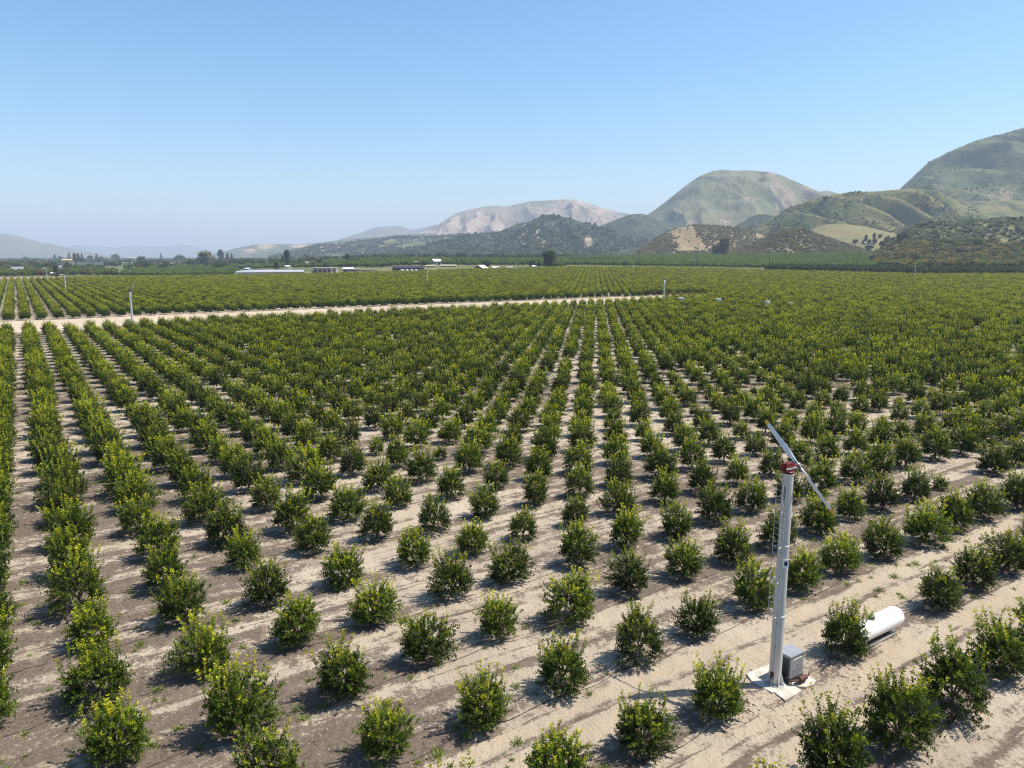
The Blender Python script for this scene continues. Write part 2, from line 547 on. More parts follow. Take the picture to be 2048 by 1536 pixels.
def citrus(seed):
    """young citrus tree: crown mesh and trunk mesh, about 2.7 m wide, 2.8 m high"""
    g = np.random.default_rng(seed)
    Rw = g.uniform(1.34, 1.52); Hh = g.uniform(2.45, 2.8)
    lob = [(unit(g.normal(size=3) * [1, 1, .6]), g.uniform(.10, .42), g.uniform(2, 6)) for _ in range(7)]
    def radius(d):
        r = np.full(len(d), .80)
        for c, a, k in lob: r = r + a * np.exp(k * (d @ c - 1)) - .03
        return r
    shoots = []      # base, dir, length, vigour, size
    n = 400
    d = unit(g.normal(size=(n, 3)))
    d[:, 2] = np.abs(d[:, 2]) * 1.55 - .78
    d = unit(d)
    r = radius(d)
    depth = g.uniform(.40, .80, n)
    cz = 1.02
    vs = np.where(d[:, 2] < 0, 1.35, Hh * .55)
    base = d * r[:, None] * depth[:, None] * np.stack([np.full(n, Rw), np.full(n, Rw), vs], 1) + [0, 0, cz]
    dirs = unit(d * [1, 1, .8] + g.normal(size=(n, 3)) * .36 + [0, 0, .60])
    low = base[:, 2] < .8
    dirs[low] = unit(dirs[low] * [1, 1, .3] + [0, 0, -.22])
    ln = .36 + .5 * g.uniform(0, 1, n) ** 1.8
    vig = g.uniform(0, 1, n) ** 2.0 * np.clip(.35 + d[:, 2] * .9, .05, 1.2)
    for k in range(n): shoots.append((base[k], dirs[k], ln[k], vig[k], 1.0))
    for _ in range(int(g.integers(18, 32))):       # upright water shoots
        a = g.uniform(0, 6.28); rr = g.uniform(.05, .85) * Rw
        b = np.array([rr * math.cos(a), rr * math.sin(a), 1.65 + .5 * (1 - rr / Rw)])
        dd = unit(np.array([math.cos(a) * .25, math.sin(a) * .25, 1]) + g.normal(size=3) * .1)
        shoots.append((b, dd, g.uniform(.5, 1.15), g.uniform(.6, 1.0), .95))
    P = []; D = []; S = []; L = []; W = []; A = []
    segs = []
    for b, dd, l, vg, sz in shoots:
        m = int(19 * l / .5)
        t = np.sort(g.uniform(.05, 1, m))
        bend = unit(np.cross(dd, g.normal(size=3)))
        pt = b + dd * (t * l)[:, None] + bend * (t ** 2 * l * .16)[:, None]
        az = np.arange(m) * 2.4 + g.uniform(0, 6)
        u = unit(np.cross(dd, [.2, .3, .93])); w = np.cross(dd, u)
        rad = u * np.cos(az)[:, None] + w * np.sin(az)[:, None]
        ld = unit(rad * .9 + dd * .65 + g.normal(size=(m, 3)) * .25 + [0, 0, .05])
        sd_ = unit(np.cross(ld, [0, 0, 1.0] + g.normal(size=(m, 3)) * .55))
        P.append(pt); D.append(ld); S.append(sd_)
        L.append(g.uniform(.095, .155, m) * sz); W.append(g.uniform(.055, .085, m) * sz)
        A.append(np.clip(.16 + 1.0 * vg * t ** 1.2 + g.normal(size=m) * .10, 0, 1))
        segs.append(([b - dd * .12, b + dd * l * .55, b + dd * l + bend * l * .16], [.012, .008, .003]))
    V, Q = leaves_np(np.concatenate(P), np.concatenate(D), np.concatenate(S), np.concatenate(L), np.concatenate(W))
    leaf_tone = np.concatenate(A)
    V[:, 2] = np.maximum(V[:, 2], .06)
    crown = mesh_np('crown', V, Q, LEAF, False, {'leaf_tone': ('FACE', leaf_tone)})
    br = [([[0, 0, -.15], [.02, .01, .25], [.0, .03, .5]], [.085, .07, .065])]
    for k in range(7):
        a = k * .9 + g.uniform(0, .5)
        e = np.array([math.cos(a) * .75, math.sin(a) * .75, g.uniform(1.2, 1.9)])
        br.append(([[0, .02, .42], e * [.45, .45, .55] + [0, 0, .1], e], [.055, .035, .012]))
    Vt, Qt = tubes_np(br + [s for s in segs if True][::2], 4)
    trunk = mesh_np('trunk', Vt, Qt, BARK, True)
    return crown, trunk

def clump_crown(name, seed, mat, shape, n=1400, leaf=.12, thick=.35):
    """generic crown of unit size: shape(direction, rng) gives clump centres; used for far trees and shrubs"""
    g = np.random.default_rng(seed)
    cen, rad = shape(g)
    k = g.integers(0, len(cen), n)
    d = unit(g.normal(size=(n, 3)))
    p = cen[k] + d * (rad[k] * (g.uniform(1 - thick, 1.05, n)))[:, None]
    dirs = unit(d + g.normal(size=(n, 3)) * .7)
    s = unit(np.cross(dirs, g.normal(size=(n, 3))))
    L = g.uniform(.7, 1.4, n) * leaf
    V, Q = leaves_np(p, dirs, s, L, L * g.uniform(.5, .8, n))
    leaf_tone = np.clip(.35 + .35 * d[:, 2] + g.normal(size=n) * .18 + (g.uniform(0, 1, len(cen))[k] - .5) * .4, 0, 1)  # tone rises towards the top of each clump, plus random variation
    return mesh_np(name, V, Q, mat, False, {'leaf_tone': ('FACE', leaf_tone)})

def shape_round(g):
    n = 22
    d = unit(g.normal(size=(n, 3))); d[:, 2] = d[:, 2] * .8
    c = d * g.uniform(.22, .36, n)[:, None] + [0, 0, .56]
    return c, g.uniform(.10, .2, n)
def shape_tall(g):
    n = 26
    z = g.uniform(.25, .95, n); a = g.uniform(0, 6.28, n)
    r = .30 * np.sin(np.clip((z - .12) / .9, 0, 1) * math.pi) ** .6 * g.uniform(.4, 1, n)
    return np.stack([r * np.cos(a), r * np.sin(a), z], 1), g.uniform(.07, .14, n)
def shape_cone(g):
    n = 40
    z = g.uniform(.06, .98, n); a = g.uniform(0, 6.28, n)
    r = .30 * (1 - z) * g.uniform(.5, 1, n)
    return np.stack([r * np.cos(a), r * np.sin(a), z], 1), .03 + .13 * (1 - z)
def shape_column(g):
    n = 30
    z = g.uniform(.06, .95, n); a = g.uniform(0, 6.28, n)
    r = .09 * g.uniform(.2, 1, n)
    return np.stack([r * np.cos(a), r * np.sin(a), z], 1), np.full(n, .07) * (1.05 - z * .6)
def shape_shrub(g):
    n = 12
    a = g.uniform(0, 6.28, n); r = g.uniform(0, .34, n)
    return np.stack([r * np.cos(a), r * np.sin(a), g.uniform(.15, .5, n)], 1), g.uniform(.14, .26, n)
def shape_palm(g):
    n = 14
    a = np.arange(n) * 2.4; r = .10
    return np.stack([r * np.cos(a), r * np.sin(a), .9 + .05 * np.sin(a * 3)], 1), np.full(n, .075)

LEAF = leaf_mat('citrus leaves', (.018, .038, .004), (.120, .176, .008), (.50, .46, .017), .18, .40, .48, .24)  # new growth paler; old-leaf colour darkened to paint shade into crown interiors
BARK = simple_mat('grey brown bark', (.16, .12, .085), .9, .1, 0, .3, 14, .4)
FOL_DARK = leaf_mat('dark evergreen foliage', (.022, .038, .012), (.052, .08, .022), (.11, .14, .04), .25, .2, .6, .2)
FOL_MID = leaf_mat('mid green foliage', (.045, .08, .015), (.115, .165, .028), (.22, .25, .05), .2, .3, .6, .2)
FOL_FIELD = leaf_mat('bright orchard foliage', (.06, .10, .018), (.145, .20, .032), (.25, .29, .055), .15, .3, .6, .2)
FOL_GREY = leaf_mat('grey green chaparral foliage', (.085, .10, .058), (.18, .20, .115), (.30, .31, .20), .3, .2, .7, .15)
FOL_BROWN = leaf_mat('olive brown flowering foliage', (.085, .078, .026), (.205, .168, .058), (.33, .245, .085), .35, .25, .7, .15)
FOL_RED = leaf_mat('reddish brown foliage', (.07, .04, .02), (.16, .085, .04), (.26, .15, .07), .2, .2, .7, .15)

def proto(me):
    return bpy.data.objects.new('proto_' + me.name, me)

CIT = [citrus(100 + k) for k in range(10)]

# ------------------------------------------------------------------ orchard trees
PICK = {(2, -1): (.03, .05), (1, -1): (.44, -.31), (0, -1): (-.01, .22), (2, 0): (-.2, -.23), (1, 0): (-.03, .32), (0, 0): (.18, -.31),
        (2, 1): (.09, .36), (1, 1): (-.16, .1), (3, 0): (-.06, .27), (4, 0): (-.13, .4), (3, 1): (.23, .06), (4, 1): (-.02, .27),
        (2, 2): (-.23, -.04), (3, 2): (.13, -.25), (4, 2): (.03, -.41), (5, 2): (-.34, .27), (5, 1): (.01, -.31), (0, 1): (-.15, -.02),
        (0, 2): (.24, -.02), (0, 3): (-.13, -.21), (0, 4): (.01, .4), (1, 2): (.14, -.51), (1, 3): (.13, .11), (1, 4): (.04, .03),
        (1, 5): (-.06, -.01), (2, 3): (.21, -.14), (2, 4): (.14, .5), (-1, 1): (-.16, .19), (-1, 2): (-.23, -.26), (1, -3): (-.12, .49),
        (2, -3): (-.06, .1), (3, -3): (-.16, .41), (1, -2): (.22, -.44), (2, -2): (.04, -.21), (3, -2): (-.32, .29), (-1, 4): (.05, -.05)}
BX = [-900, 0, 170, 480, 640, 800, 900, 1000, 1150, 1300, 1400, 1540, 1850, 2048, 2900]
BY = [566, 557, 552.5, 549.5, 546, 542, 538, 535.5, 532.5, 533, 535, 539, 547, 547, 553]
rng = np.random.default_rng(7)
I_, J_ = np.meshgrid(np.arange(-6, 190), np.arange(-130, 270), indexing='ij')
I_ = I_.ravel(); J_ = J_.ravel()
ok = ~((I_ > 37 + np.clip((J_ + 2) / 5, 0, 1.6)) & (I_ < np.where(J_ > 51, 46, 47)) & ((J_ < 52) | (I_ > 41) & (J_ < 62)))
for a in ((-1, 3), (-1, 5), (36, 47), (36, 48), (36, 49), (35, 53), (33, 57)): ok &= ~((I_ == a[0]) & (J_ == a[1]))
ok &= ~((rng.uniform(0, 1, len(I_)) < .012) & ((np.abs(I_) > 8) | (np.abs(J_) > 8)))
I_ = I_[ok]; J_ = J_[ok]
XY = O0 + I_[:, None] * V1 + J_[:, None] * V2 + rng.normal(size=(len(I_), 2)) * .16
for k in np.nonzero((np.abs(I_) < 8) & (np.abs(J_) < 8))[0]:
    o = PICK.get((int(I_[k]), int(J_[k])))
    if o: XY[k] = lat(I_[k], J_[k]) + np.array(o)
X, Y = XY.T
ok = (Y > 4) & (np.abs(X / np.maximum(Y, 1)) < 1.15) | (np.hypot(X, Y) < 45) & (Y > -12)
ok &= Y < 930
I_, J_, X, Y = I_[ok], J_[ok], X[ok], Y[ok]
Zg = zt(X, Y)
px, py = project(X, Y, Zg + 2.6)
ok = (py > np.interp(px, BX, BY)) | (Y < 60)
I_, J_, X, Y, Zg = I_[ok], J_[ok], X[ok], Y[ok], Zg[ok]
px, py = project(X, Y, Zg + 1.3)
_, ptop = project(X, Y, Zg + 2.9)
size = rng.normal(1.0, .055, len(X)).clip(.84, 1.15)
size *= np.where(J_ < -1, 1.10, np.where(J_ < 2, 1.03, 1.0)) * (1 + .06 * fbm(X / 26, Y / 26, 77, 3)) * (1 + .07 * sstep(20, 30, J_))
young = (I_ >= 3) & (I_ <= 10) & (J_ >= 8) & (J_ <= 19)
size *= np.where(young, rng.uniform(.80, 1.0, len(X)), 1.0)
size *= .87 + .20 * sstep(32, 80, np.hypot(X, Y))
size *= np.where(rng.uniform(0, 1, len(X)) < .035, rng.uniform(.45, .75, len(X)), 1.0)
size = np.where((np.hypot(X, Y) < 62) & (size < .8) & ~young, .9, size)
size = np.where((I_ == -2) & (J_ > 1), 1.06, size)
VI = rng.integers(0, len(CIT), len(X)); RZ = rng.uniform(0, 6.28, len(X))
dist = np.hypot(X, Y)
inview = (Y > 8) & (px > -30) & (px < 2078) & (ptop < 1530)
rank = np.where(inview, dist / size, 1e9)
order = np.argsort(rank)[:300]
ORD = 'first second third fourth fifth sixth seventh eighth ninth tenth eleventh twelfth thirteenth fourteenth fifteenth sixteenth seventeenth eighteenth nineteenth twentieth'.split()
def ordinal(n):
    if n <= 20: return ORD[n - 1]
    return ('twenty-' if n < 30 else 'thirty-' if n < 40 else 'forty-') + ORD[n % 10 - 1] if n % 10 else {30: 'thirtieth', 40: 'fortieth', 50: 'fiftieth'}[n]
rows = {}
for k in order: rows.setdefault(int(I_[k]), []).append(k)
SPECIAL = {(-1, 4): 'citrus tree between the grey engine box and the white propane tank',
           (-1, 2): 'citrus tree standing beside the concrete pad, next one down from the wind machine',
           (-1, 6): 'citrus tree standing just beyond the far end of the white propane tank'}
for i, ks in rows.items():
    ks.sort(key=lambda k: J_[k])
    for n, k in enumerate(ks):
        r = int(i) + 1
        where = ("in the wind machine's own tree row" if r == 0 else 'in the %s tree row behind the wind machine' % ordinal(r) if r > 0
                 else 'in the %s tree row in front of the wind machine' % ordinal(-r))
        lab = SPECIAL.get((int(i), int(J_[k]))) or 'citrus tree %s from left %s' % (ordinal(n + 1), where)
        t = thing('citrus_tree', lab, 'tree', (X[k], Y[k], float(ground_z(X[k], Y[k]))), RZ[k], 'citrus trees planted in rows',
                  (size[k] * rng.uniform(.88, 1.06), size[k] * rng.uniform(.88, 1.06), size[k] * rng.uniform(.95, 1.10)))
        tilt = rng.normal(size=2) * .06
        t.rotation_euler = (tilt[0], tilt[1], RZ[k])
        cr, tr_ = CIT[VI[k]]
        add('crown', cr, t); add('trunk', tr_, t)
rest = np.ones(len(X), bool); rest[order] = False
CP = [proto(c) for c, _ in CIT]
s3 = np.stack([size * rng.uniform(.90, 1.04, len(X)), size * rng.uniform(.90, 1.04, len(X)), size * rng.uniform(.95, 1.12, len(X))], 1)
scatter('orchard_trees', np.stack([X, Y, Zg], 1)[rest], RZ[rest], s3[rest], VI[rest], CP,
        'rows of green citrus trees reaching far across the valley', 'orchard')
print('orchard trees', len(X))

# ------------------------------------------------------------------ materials of made things
GALV = simple_mat('galvanised steel', (.58, .58, .57), .45, .5, .35, .10, 1.2, 0, True)
WHITE = simple_mat('white paint', (.80, .79, .77), .35, .5, 0, .04, 2)
BLADE = simple_mat('grey white blade paint', (.72, .72, .72), .4, .5, 0, .06, 2)
YELLOW = simple_mat('yellow tip paint', (.70, .42, .03), .45, .4, 0, .06, 4)
RED = simple_mat('red gearbox paint', (.13, .008, .012), .4, .5, 0, .15, 5)
GREYP = simple_mat('grey cabinet paint', (.27, .275, .29), .45, .5, .2, .07, 2)
DARK = simple_mat('dark louvre metal', (.05, .05, .055), .5, .4, .3, .2, 6)
RUST = simple_mat('rusty muffler', (.12, .065, .05), .8, .2, .3, .35, 8, .3)
CONC = simple_mat('pale concrete', (.47, .435, .37), .9, .15, 0, .22, 1.6, .2)
LETTER = simple_mat('white lettering', (.82, .82, .80), .5, .3, 0, .02, 3)
SOLAR = simple_mat('dark blue solar cell', (.03, .045, .09), .2, .6, 0, .1, 5)
OLIVE = simple_mat('olive tank lid', (.16, .18, .12), .5, .4, 0, .1, 4)
HOSE = simple_mat('black hose', (.03, .028, .026), .6, .3, 0, .1, 5)
WOODP = simple_mat('dark pole wood', (.075, .055, .042), .9, .1, 0, .25, 3, .2)

def lettering(text, size, M, parent, shear=.25, name='lettering'):
    cu = bpy.data.curves.new(name, 'FONT')
    cu.body = text; cu.size = size; cu.shear = shear; cu.extrude = .004
    cu.align_x = 'CENTER'; cu.align_y = 'CENTER'; cu.offset = size * .018
    o = bpy.data.objects.new(name, cu)
    C.objects.link(o)
    me = bpy.data.meshes.new_from_object(o.evaluated_get(bpy.context.evaluated_depsgraph_get()))
    bpy.data.objects.remove(o)
    me.materials.clear(); me.materials.append(LETTER)
    p = add(name, me, parent)
    p.matrix_local = M
    return p

# ------------------------------------------------------------------ wind machines
def wind_machine(loc, base_rz, head_yaw, roll, label, detailed):
    t = thing('wind_machine', label, 'wind machine', loc, base_rz, 'orchard wind machines')
    H = 10.35
    tw = MB()
    prof = [(.285, .02), (.282, 1.2)]
    for z in (3.45, 6.9): prof += [(.286 - z * .0045, z - .05), (.296 - z * .0045, z - .045), (.296 - z * .0045, z + .045), (.286 - z * .0045, z + .05)]
    prof += [(.24, H - .08), (.265, H - .07), (.265, H)]
    tw.lathe(prof, 28)
    tw.build('tower', GALV, t, True, 30)
    hy = head_yaw - base_rz
    RH = Matrix.Rotation(hy, 4, 'Z')
    GH = RH @ Matrix.Diagonal((.95, .9, .92, 1))
    up = Matrix.Translation((0, 0, H))
    g = MB()
    g.lathe([(.26, .0), (.26, .09), (.22, .11), (.20, .2)], 20, up)
    g.box((-.40, -.215, .13), (.30, .215, .46), up @ GH, .05)
    g.box((-.34, -.16, .45), (.20, .16, .52), up @ GH, .025)
    g.box((-.44, -.15, .20), (-.36, .15, .42), up @ GH, .03)
    M = up @ GH
    g.lathe([(.125, .28), (.115, .36), (.085, .40), (.075, .60)], 16, M @ Matrix.Translation((0, 0, .31)) @ Matrix.Rotation(math.pi / 2, 4, 'Y'))
    for bx, by in ((-.3, -.1), (-.1, .1), (.1, -.1)): g.lathe([(.03, .5), (.03, .56)], 8, M @ Matrix.Translation((bx, by, 0)))
    gb = g.build('gearbox', RED, t, True, 40)
    if detailed:
        lettering('Orchard-Rite', .135, M @ Matrix.Translation((-.05, -.2185, .30)) @ Matrix.Rotation(math.pi / 2, 4, 'X'), gb)
    HB = up @ RH @ Matrix.Translation((.62, 0, .285))
    # rotor plane is local YZ; roll turns it about the shaft
    h = MB()
    h.lathe([(.09, -.07), (.11, -.03), (.11, .05), (.06, .10)], 16, HB @ Matrix.Rotation(math.pi / 2, 4, 'Y'))
    RR = HB @ Matrix.Rotation(roll, 4, 'X')
    h.box((-.02, -.07, -.42), (.035, .07, .42), RR, .01)
    h.build('hub', GREYP, t, True, 40)
    for s in (0, 1):
        B = RR @ Matrix.Rotation(math.pi * s, 4, 'X')
        st = [(.22, .15, .055, 30), (.5, .20, .05, 27), (.85, .26, .04, 22), (1.3, .26, .032, 17), (1.9, .22, .024, 13), (2.40, .185, .017, 10), (2.63, .165, .012, 9)]
        st = [(a_, b_, c_, -d_) for a_, b_, c_, d_ in st]
        def blade(stations, nm, mat, par):
            V = []; n = 10
            for z, ch, th, tw_ in stations:
                a = R(tw_)
                for q in range(n):
                    p = 2 * math.pi * q / n
                    cx = ch * .5 * math.cos(p); tx = th * .5 * math.sin(p) * (1.25 + .5 * math.cos(p))
                    V.append((tx * math.cos(a) + cx * math.sin(a), cx * math.cos(a) - tx * math.sin(a), z))
            Fs = [[k * n + q, k * n + (q + 1) % n, (k + 1) * n + (q + 1) % n, (k + 1) * n + q] for k in range(len(stations) - 1) for q in range(n)]
            Fs += [list(range(n))[::-1], list(range((len(stations) - 1) * n, len(stations) * n))]
            m = MB(); m._add(V, Fs, B)
            return m.build(nm, mat, par, True, 50)
        b = blade(st[:-1], 'blade', BLADE, t)
        blade(st[-2:], 'tip', YELLOW, b)
    if not detailed: return t
    f = MB()
    f.lathe([(.46, .0), (.46, .035)], 24)
    for k in range(8):
        A = Matrix.Rotation(k * math.pi / 4 + .25, 4, 'Z')
        f._add([(.29, -.012, .03), (.46, -.012, .03), (.30, -.012, .52), (.29, .012, .03), (.46, .012, .03), (.30, .012, .52)],
               [[0, 1, 2], [5, 4, 3], [0, 3, 4, 1], [1, 4, 5, 2], [2, 5, 3, 0]], A)
        f.lathe([(.03, .03), (.03, .09)], 6, A @ Matrix.Rotation(.39, 4, 'Z') @ Matrix.Translation((.40, 0, 0)))
    f.build('base_flange', GALV, t, False)
    l = MB()
    LA = R(205) - base_rz                      # ladder on the side away from the sun
    ld = Vector((math.cos(LA), math.sin(LA), 0)); ls = Vector((-math.sin(LA), math.cos(LA), 0))
    for s in (-1, 1):
        l.tube([ld * .49 + ls * .2 * s + Vector((0, 0, 3.2)), ld * .45 + ls * .2 * s + Vector((0, 0, 9.9))], .015, 6)
    z = 3.3
    while z < 9.9:
        r_ = .49 - (z - 3.2) * .006
        l.tube([ld * r_ + ls * .2 + Vector((0, 0, z)), ld * r_ - ls * .2 + Vector((0, 0, z))], .009, 5)
        z += .3
    for z in (3.5, 5.2, 6.9, 8.6):
        for s in (-1, 1): l.tube([ld * .24 + ls * .14 * s + Vector((0, 0, z)), ld * .48 + ls * .2 * s + Vector((0, 0, z))], .018, 5)
    l.build('ladder', GALV, t)
    # step bolts and conduit facing the camera
    FA = math.atan2(-POLE[1], -POLE[0]) - base_rz
    fd = Vector((math.cos(FA), math.sin(FA), 0)); fs = Vector((-math.sin(FA), math.cos(FA), 0))
    bo = MB()
    for k in range(14):
        z = 2.0 + k * .58
        rr_ = .307 - z * .0055
        bo.lathe([(.022, 0), (.022, .05)], 6, Matrix.Translation(fd * rr_ * .97 - fs * .07 + Vector((0, 0, z))) @ fd.to_track_quat('Z', 'Y').to_matrix().to_4x4())
    bo.build('step_bolt_row', DARK, t)
    co = MB(); co.tube([fd * .345 - fs * .04 + Vector((0, 0, .1)), fd * .318 - fs * .04 + Vector((0, 0, 4.5)), fd * .28 - fs * .04 + Vector((0, 0, 10.2))], .018, 6)
    co.build('conduit', GALV, t)
    q = fd.to_track_quat('Y', 'Z').to_matrix().to_4x4()
    a = MB(); a.box((-.10, .28, .32), (.10, .315, .68), q @ Matrix.Rotation(-.45, 4, 'Z'), .008); a.build('access_cover', RUST, t)
    a = MB(); a.box((-.07, .255, 9.1), (.07, .285, 9.75), q @ Matrix.Rotation(-.55, 4, 'Z'), .008); a.build('service_panel', GREYP, t)
    sp = Matrix.Translation((0, 0, 6.15)) @ q @ Matrix.Rotation(.45, 4, 'Z')
    a = MB(); a.box((-.145, .31, -.19), (.145, .335, .19), sp, .006); fr = a.build('solar_panel', WHITE, t)
    a = MB(); a.box((-.08, .334, -.105), (.08, .339, .105), sp); a.build('solar_cell', SOLAR, fr)
    a = MB(); a.box((-.05, .26, -.05), (.05, .312, .05), sp); a.build('bracket', GALV, fr)
    return t

PADZ = .10
pz = 0.0
HEAD = math.atan2(.494, .869)
# roll: blade direction (-1.99, 3.5, 3.38) lies in the rotor plane; local y is the horizontal, z is up
ROLL = -math.atan2(math.hypot(1.99, 3.5), 3.38)
wind_machine((POLE[0], POLE[1], PADZ), ROT, HEAD, ROLL, 'near tall grey wind machine with red gearbox head on the concrete pad', True)

def local(a, b): return POLE + a * V1 / np.linalg.norm(V1) + b * V2 / np.linalg.norm(V2)
def toworld(): return Matrix.Translation((POLE[0], POLE[1], 0)) @ Matrix.Rotation(ROT, 4, 'Z')
pad = MB()
poly = [(-.46, 1.27), (-.82, .63), (-.62, -.22), (-.77, -1.15), (.55, -1.08), (.62, -.80)]
pad.prism([(-.75, -.45), (1.0, -.45), (1.9, -.45), (1.9, .9), (1.2, 1.22), (-.46, 1.27), (-.82, .63)], -.3, PADZ, toworld())
pad.prism([(-.77, -1.16), (.55, -1.09), (.62, -.455), (-.62, -.455)], -.3, PADZ - .01, toworld())
pad.prism([(.66, -.455), (.72, -.80), (1.0, -1.02), (1.5, -1.08), (1.85, -.95), (1.92, -.455)], -.3, PADZ - .02, toworld())
tag(pad.build('concrete_pad', CONC), 'pale concrete pad under the wind machine', None, None, 'structure')

def engine_box():
    p = POLE
    t = thing('engine_box', 'grey louvred engine cabinet on the concrete pad beside the wind machine', 'engine box', (p[0], p[1], PADZ), ROT)
    a = MB(); a.box((.50, -.44, .22), (1.52, .36, 1.30), None, .015); a.build('housing', GREYP, t)
    a = MB(); a.box((.47, -.47, 1.303), (1.55, .39, 1.37), None, .02); lid = a.build('lid', GREYP, t)
    a = MB()
    for k in range(9): a.box((.475, -.38, .30 + k * .105), (.505, .30, .365 + k * .105), Matrix.Identity(4), .006)
    a.build('grille', DARK, t)
    a = MB(); a.box((.72, -.449, .55), (1.32, -.441, .56)); a.box((1.0, -.452, .75), (1.06, -.441, .80)); a.build('door_seam', DARK, t)
    a = MB()
    for y in (-.42, .30): a.box((.45, y, .0), (1.60, y + .06, .215))
    for x in (.45, 1.0, 1.54): a.box((x, -.36, .08), (x + .06, .30, .20))
    a.build('skid', DARK, t)
    mf = MB()
    Mx = Matrix.Translation((.86, -.70, .22)) @ Matrix.Rotation(math.pi / 2, 4, 'Y')
    mf.lathe([(.05, 0), (.125, .03), (.13, .06), (.13, .52), (.125, .55), (.05, .58)], 16, Mx)
    mf.tube([(.45, -.46, .20), (.55, -.62, .22), (.70, -.70, .22), (.88, -.70, .22)], .045, 8)
    mf.tube([(1.42, -.70, .22), (1.55, -.72, .22), (1.66, -.68, .26), (1.75, -.66, .30)], .042, 8)
    mf.box((.95, -.73, 0), (.99, -.67, .12)); mf.box((1.28, -.73, 0), (1.32, -.67, .12))
    mf.build('muffler', RUST, t, True, 40)
    c = MB(); c.tube([(.35, -.34, .03), (.42, -.46, .02), (.56, -.56, .03), (.62, -.46, .08), (.60, -.40, .18)], .02, 6)
    c.tube([(.30, -.30, .25), (.45, -.25, .35), (.52, -.2, .5)], .035, 6); c.build('cable', HOSE, t)
    lettering('Orchard-Rite', .12, Matrix.Translation((1.02, -.4445, 1.15)) @ Matrix.Rotation(math.pi / 2, 4, 'X'), t)
engine_box()

def propane_tank(loc, rz, label, L=4.3, r=.52, lid=-.50):
    t = thing('propane_tank', label, 'propane tank', loc, rz, 'white propane tanks')
    m = MB()
    prof = []
    for k in range(9): a = k / 8 * math.pi / 2; prof.append((max(r * math.sin(a), .01), -L / 2 + r * .62 * (1 - math.cos(a))))
    prof += [(r, z) for z in np.linspace(-L / 2 + r * .62 + .01, L / 2 - r * .62 - .01, 6)]
    for k in range(9): a = (8 - k) / 8 * math.pi / 2; prof.append((max(r * math.sin(a), .01), L / 2 - r * .62 * (1 - math.cos(a))))
    m.lathe(prof, 32, Matrix.Translation((0, 0, .28 + r)) @ Matrix.Rotation(math.pi / 2, 4, 'Y'))
    m.build('body', WHITE, t, True, 60)
    d = MB(); d.lathe([(.19, 0), (.20, .10), (.20, .20), (.185, .23), (.10, .25)], 20, Matrix.Translation((lid, 0, .28 + 2 * r - .05))); d.build('lid', OLIVE, t, True, 40)
    l = MB()
    for x in (-L * .29, L * .29):
        l.box((x - .05, -.30, .10), (x + .05, .30, .36), None, .01)
    l.build('leg', WHITE, t)
    s = MB()
    for y in (-.36, .27): s.box((-L * .38, y, .0), (L * .38, y + .10, .12), None, .01)
    s.build('skid', CONC, t)
    return t
tc = local(-.33, 7.85)
propane_tank((tc[0], tc[1], float(ground_z(*tc)) + .01), ROT, 'long white propane tank with olive lid lying beside the dirt track')

# drip hoses
for i in range(-2, 4):
    g = np.random.default_rng(50 + i)
    pts = []
    for j in np.arange(-5.5, 12.5, .12):
        off = .10 + .045 * fbm(j * .5, i * 3.1, 3, 3) + .02 * math.sin(j * 6.28)
        p = lat(i - off, j)
        if abs(i + 1) < .5 and 2.0 < j < 5.6: continue
        pts.append((p[0], p[1], float(ground_z(p[0], p[1])) + .02))
    if i == -1: pts = [p for p in pts if ij(p[0], p[1])[1] < 2.1]
    r = i + 1
    where = ("beside the wind machine's own tree row" if r == 0 else 'along the %s tree row behind the wind machine' % ordinal(r) if r > 0 else 'along the tree row in front of the wind machine')
    m = MB(); m.tube(pts, .013, 5)
    tag(m.build('drip_hose', HOSE), 'thin black drip hose lying ' + where, 'hose', 'drip hoses on the soil')

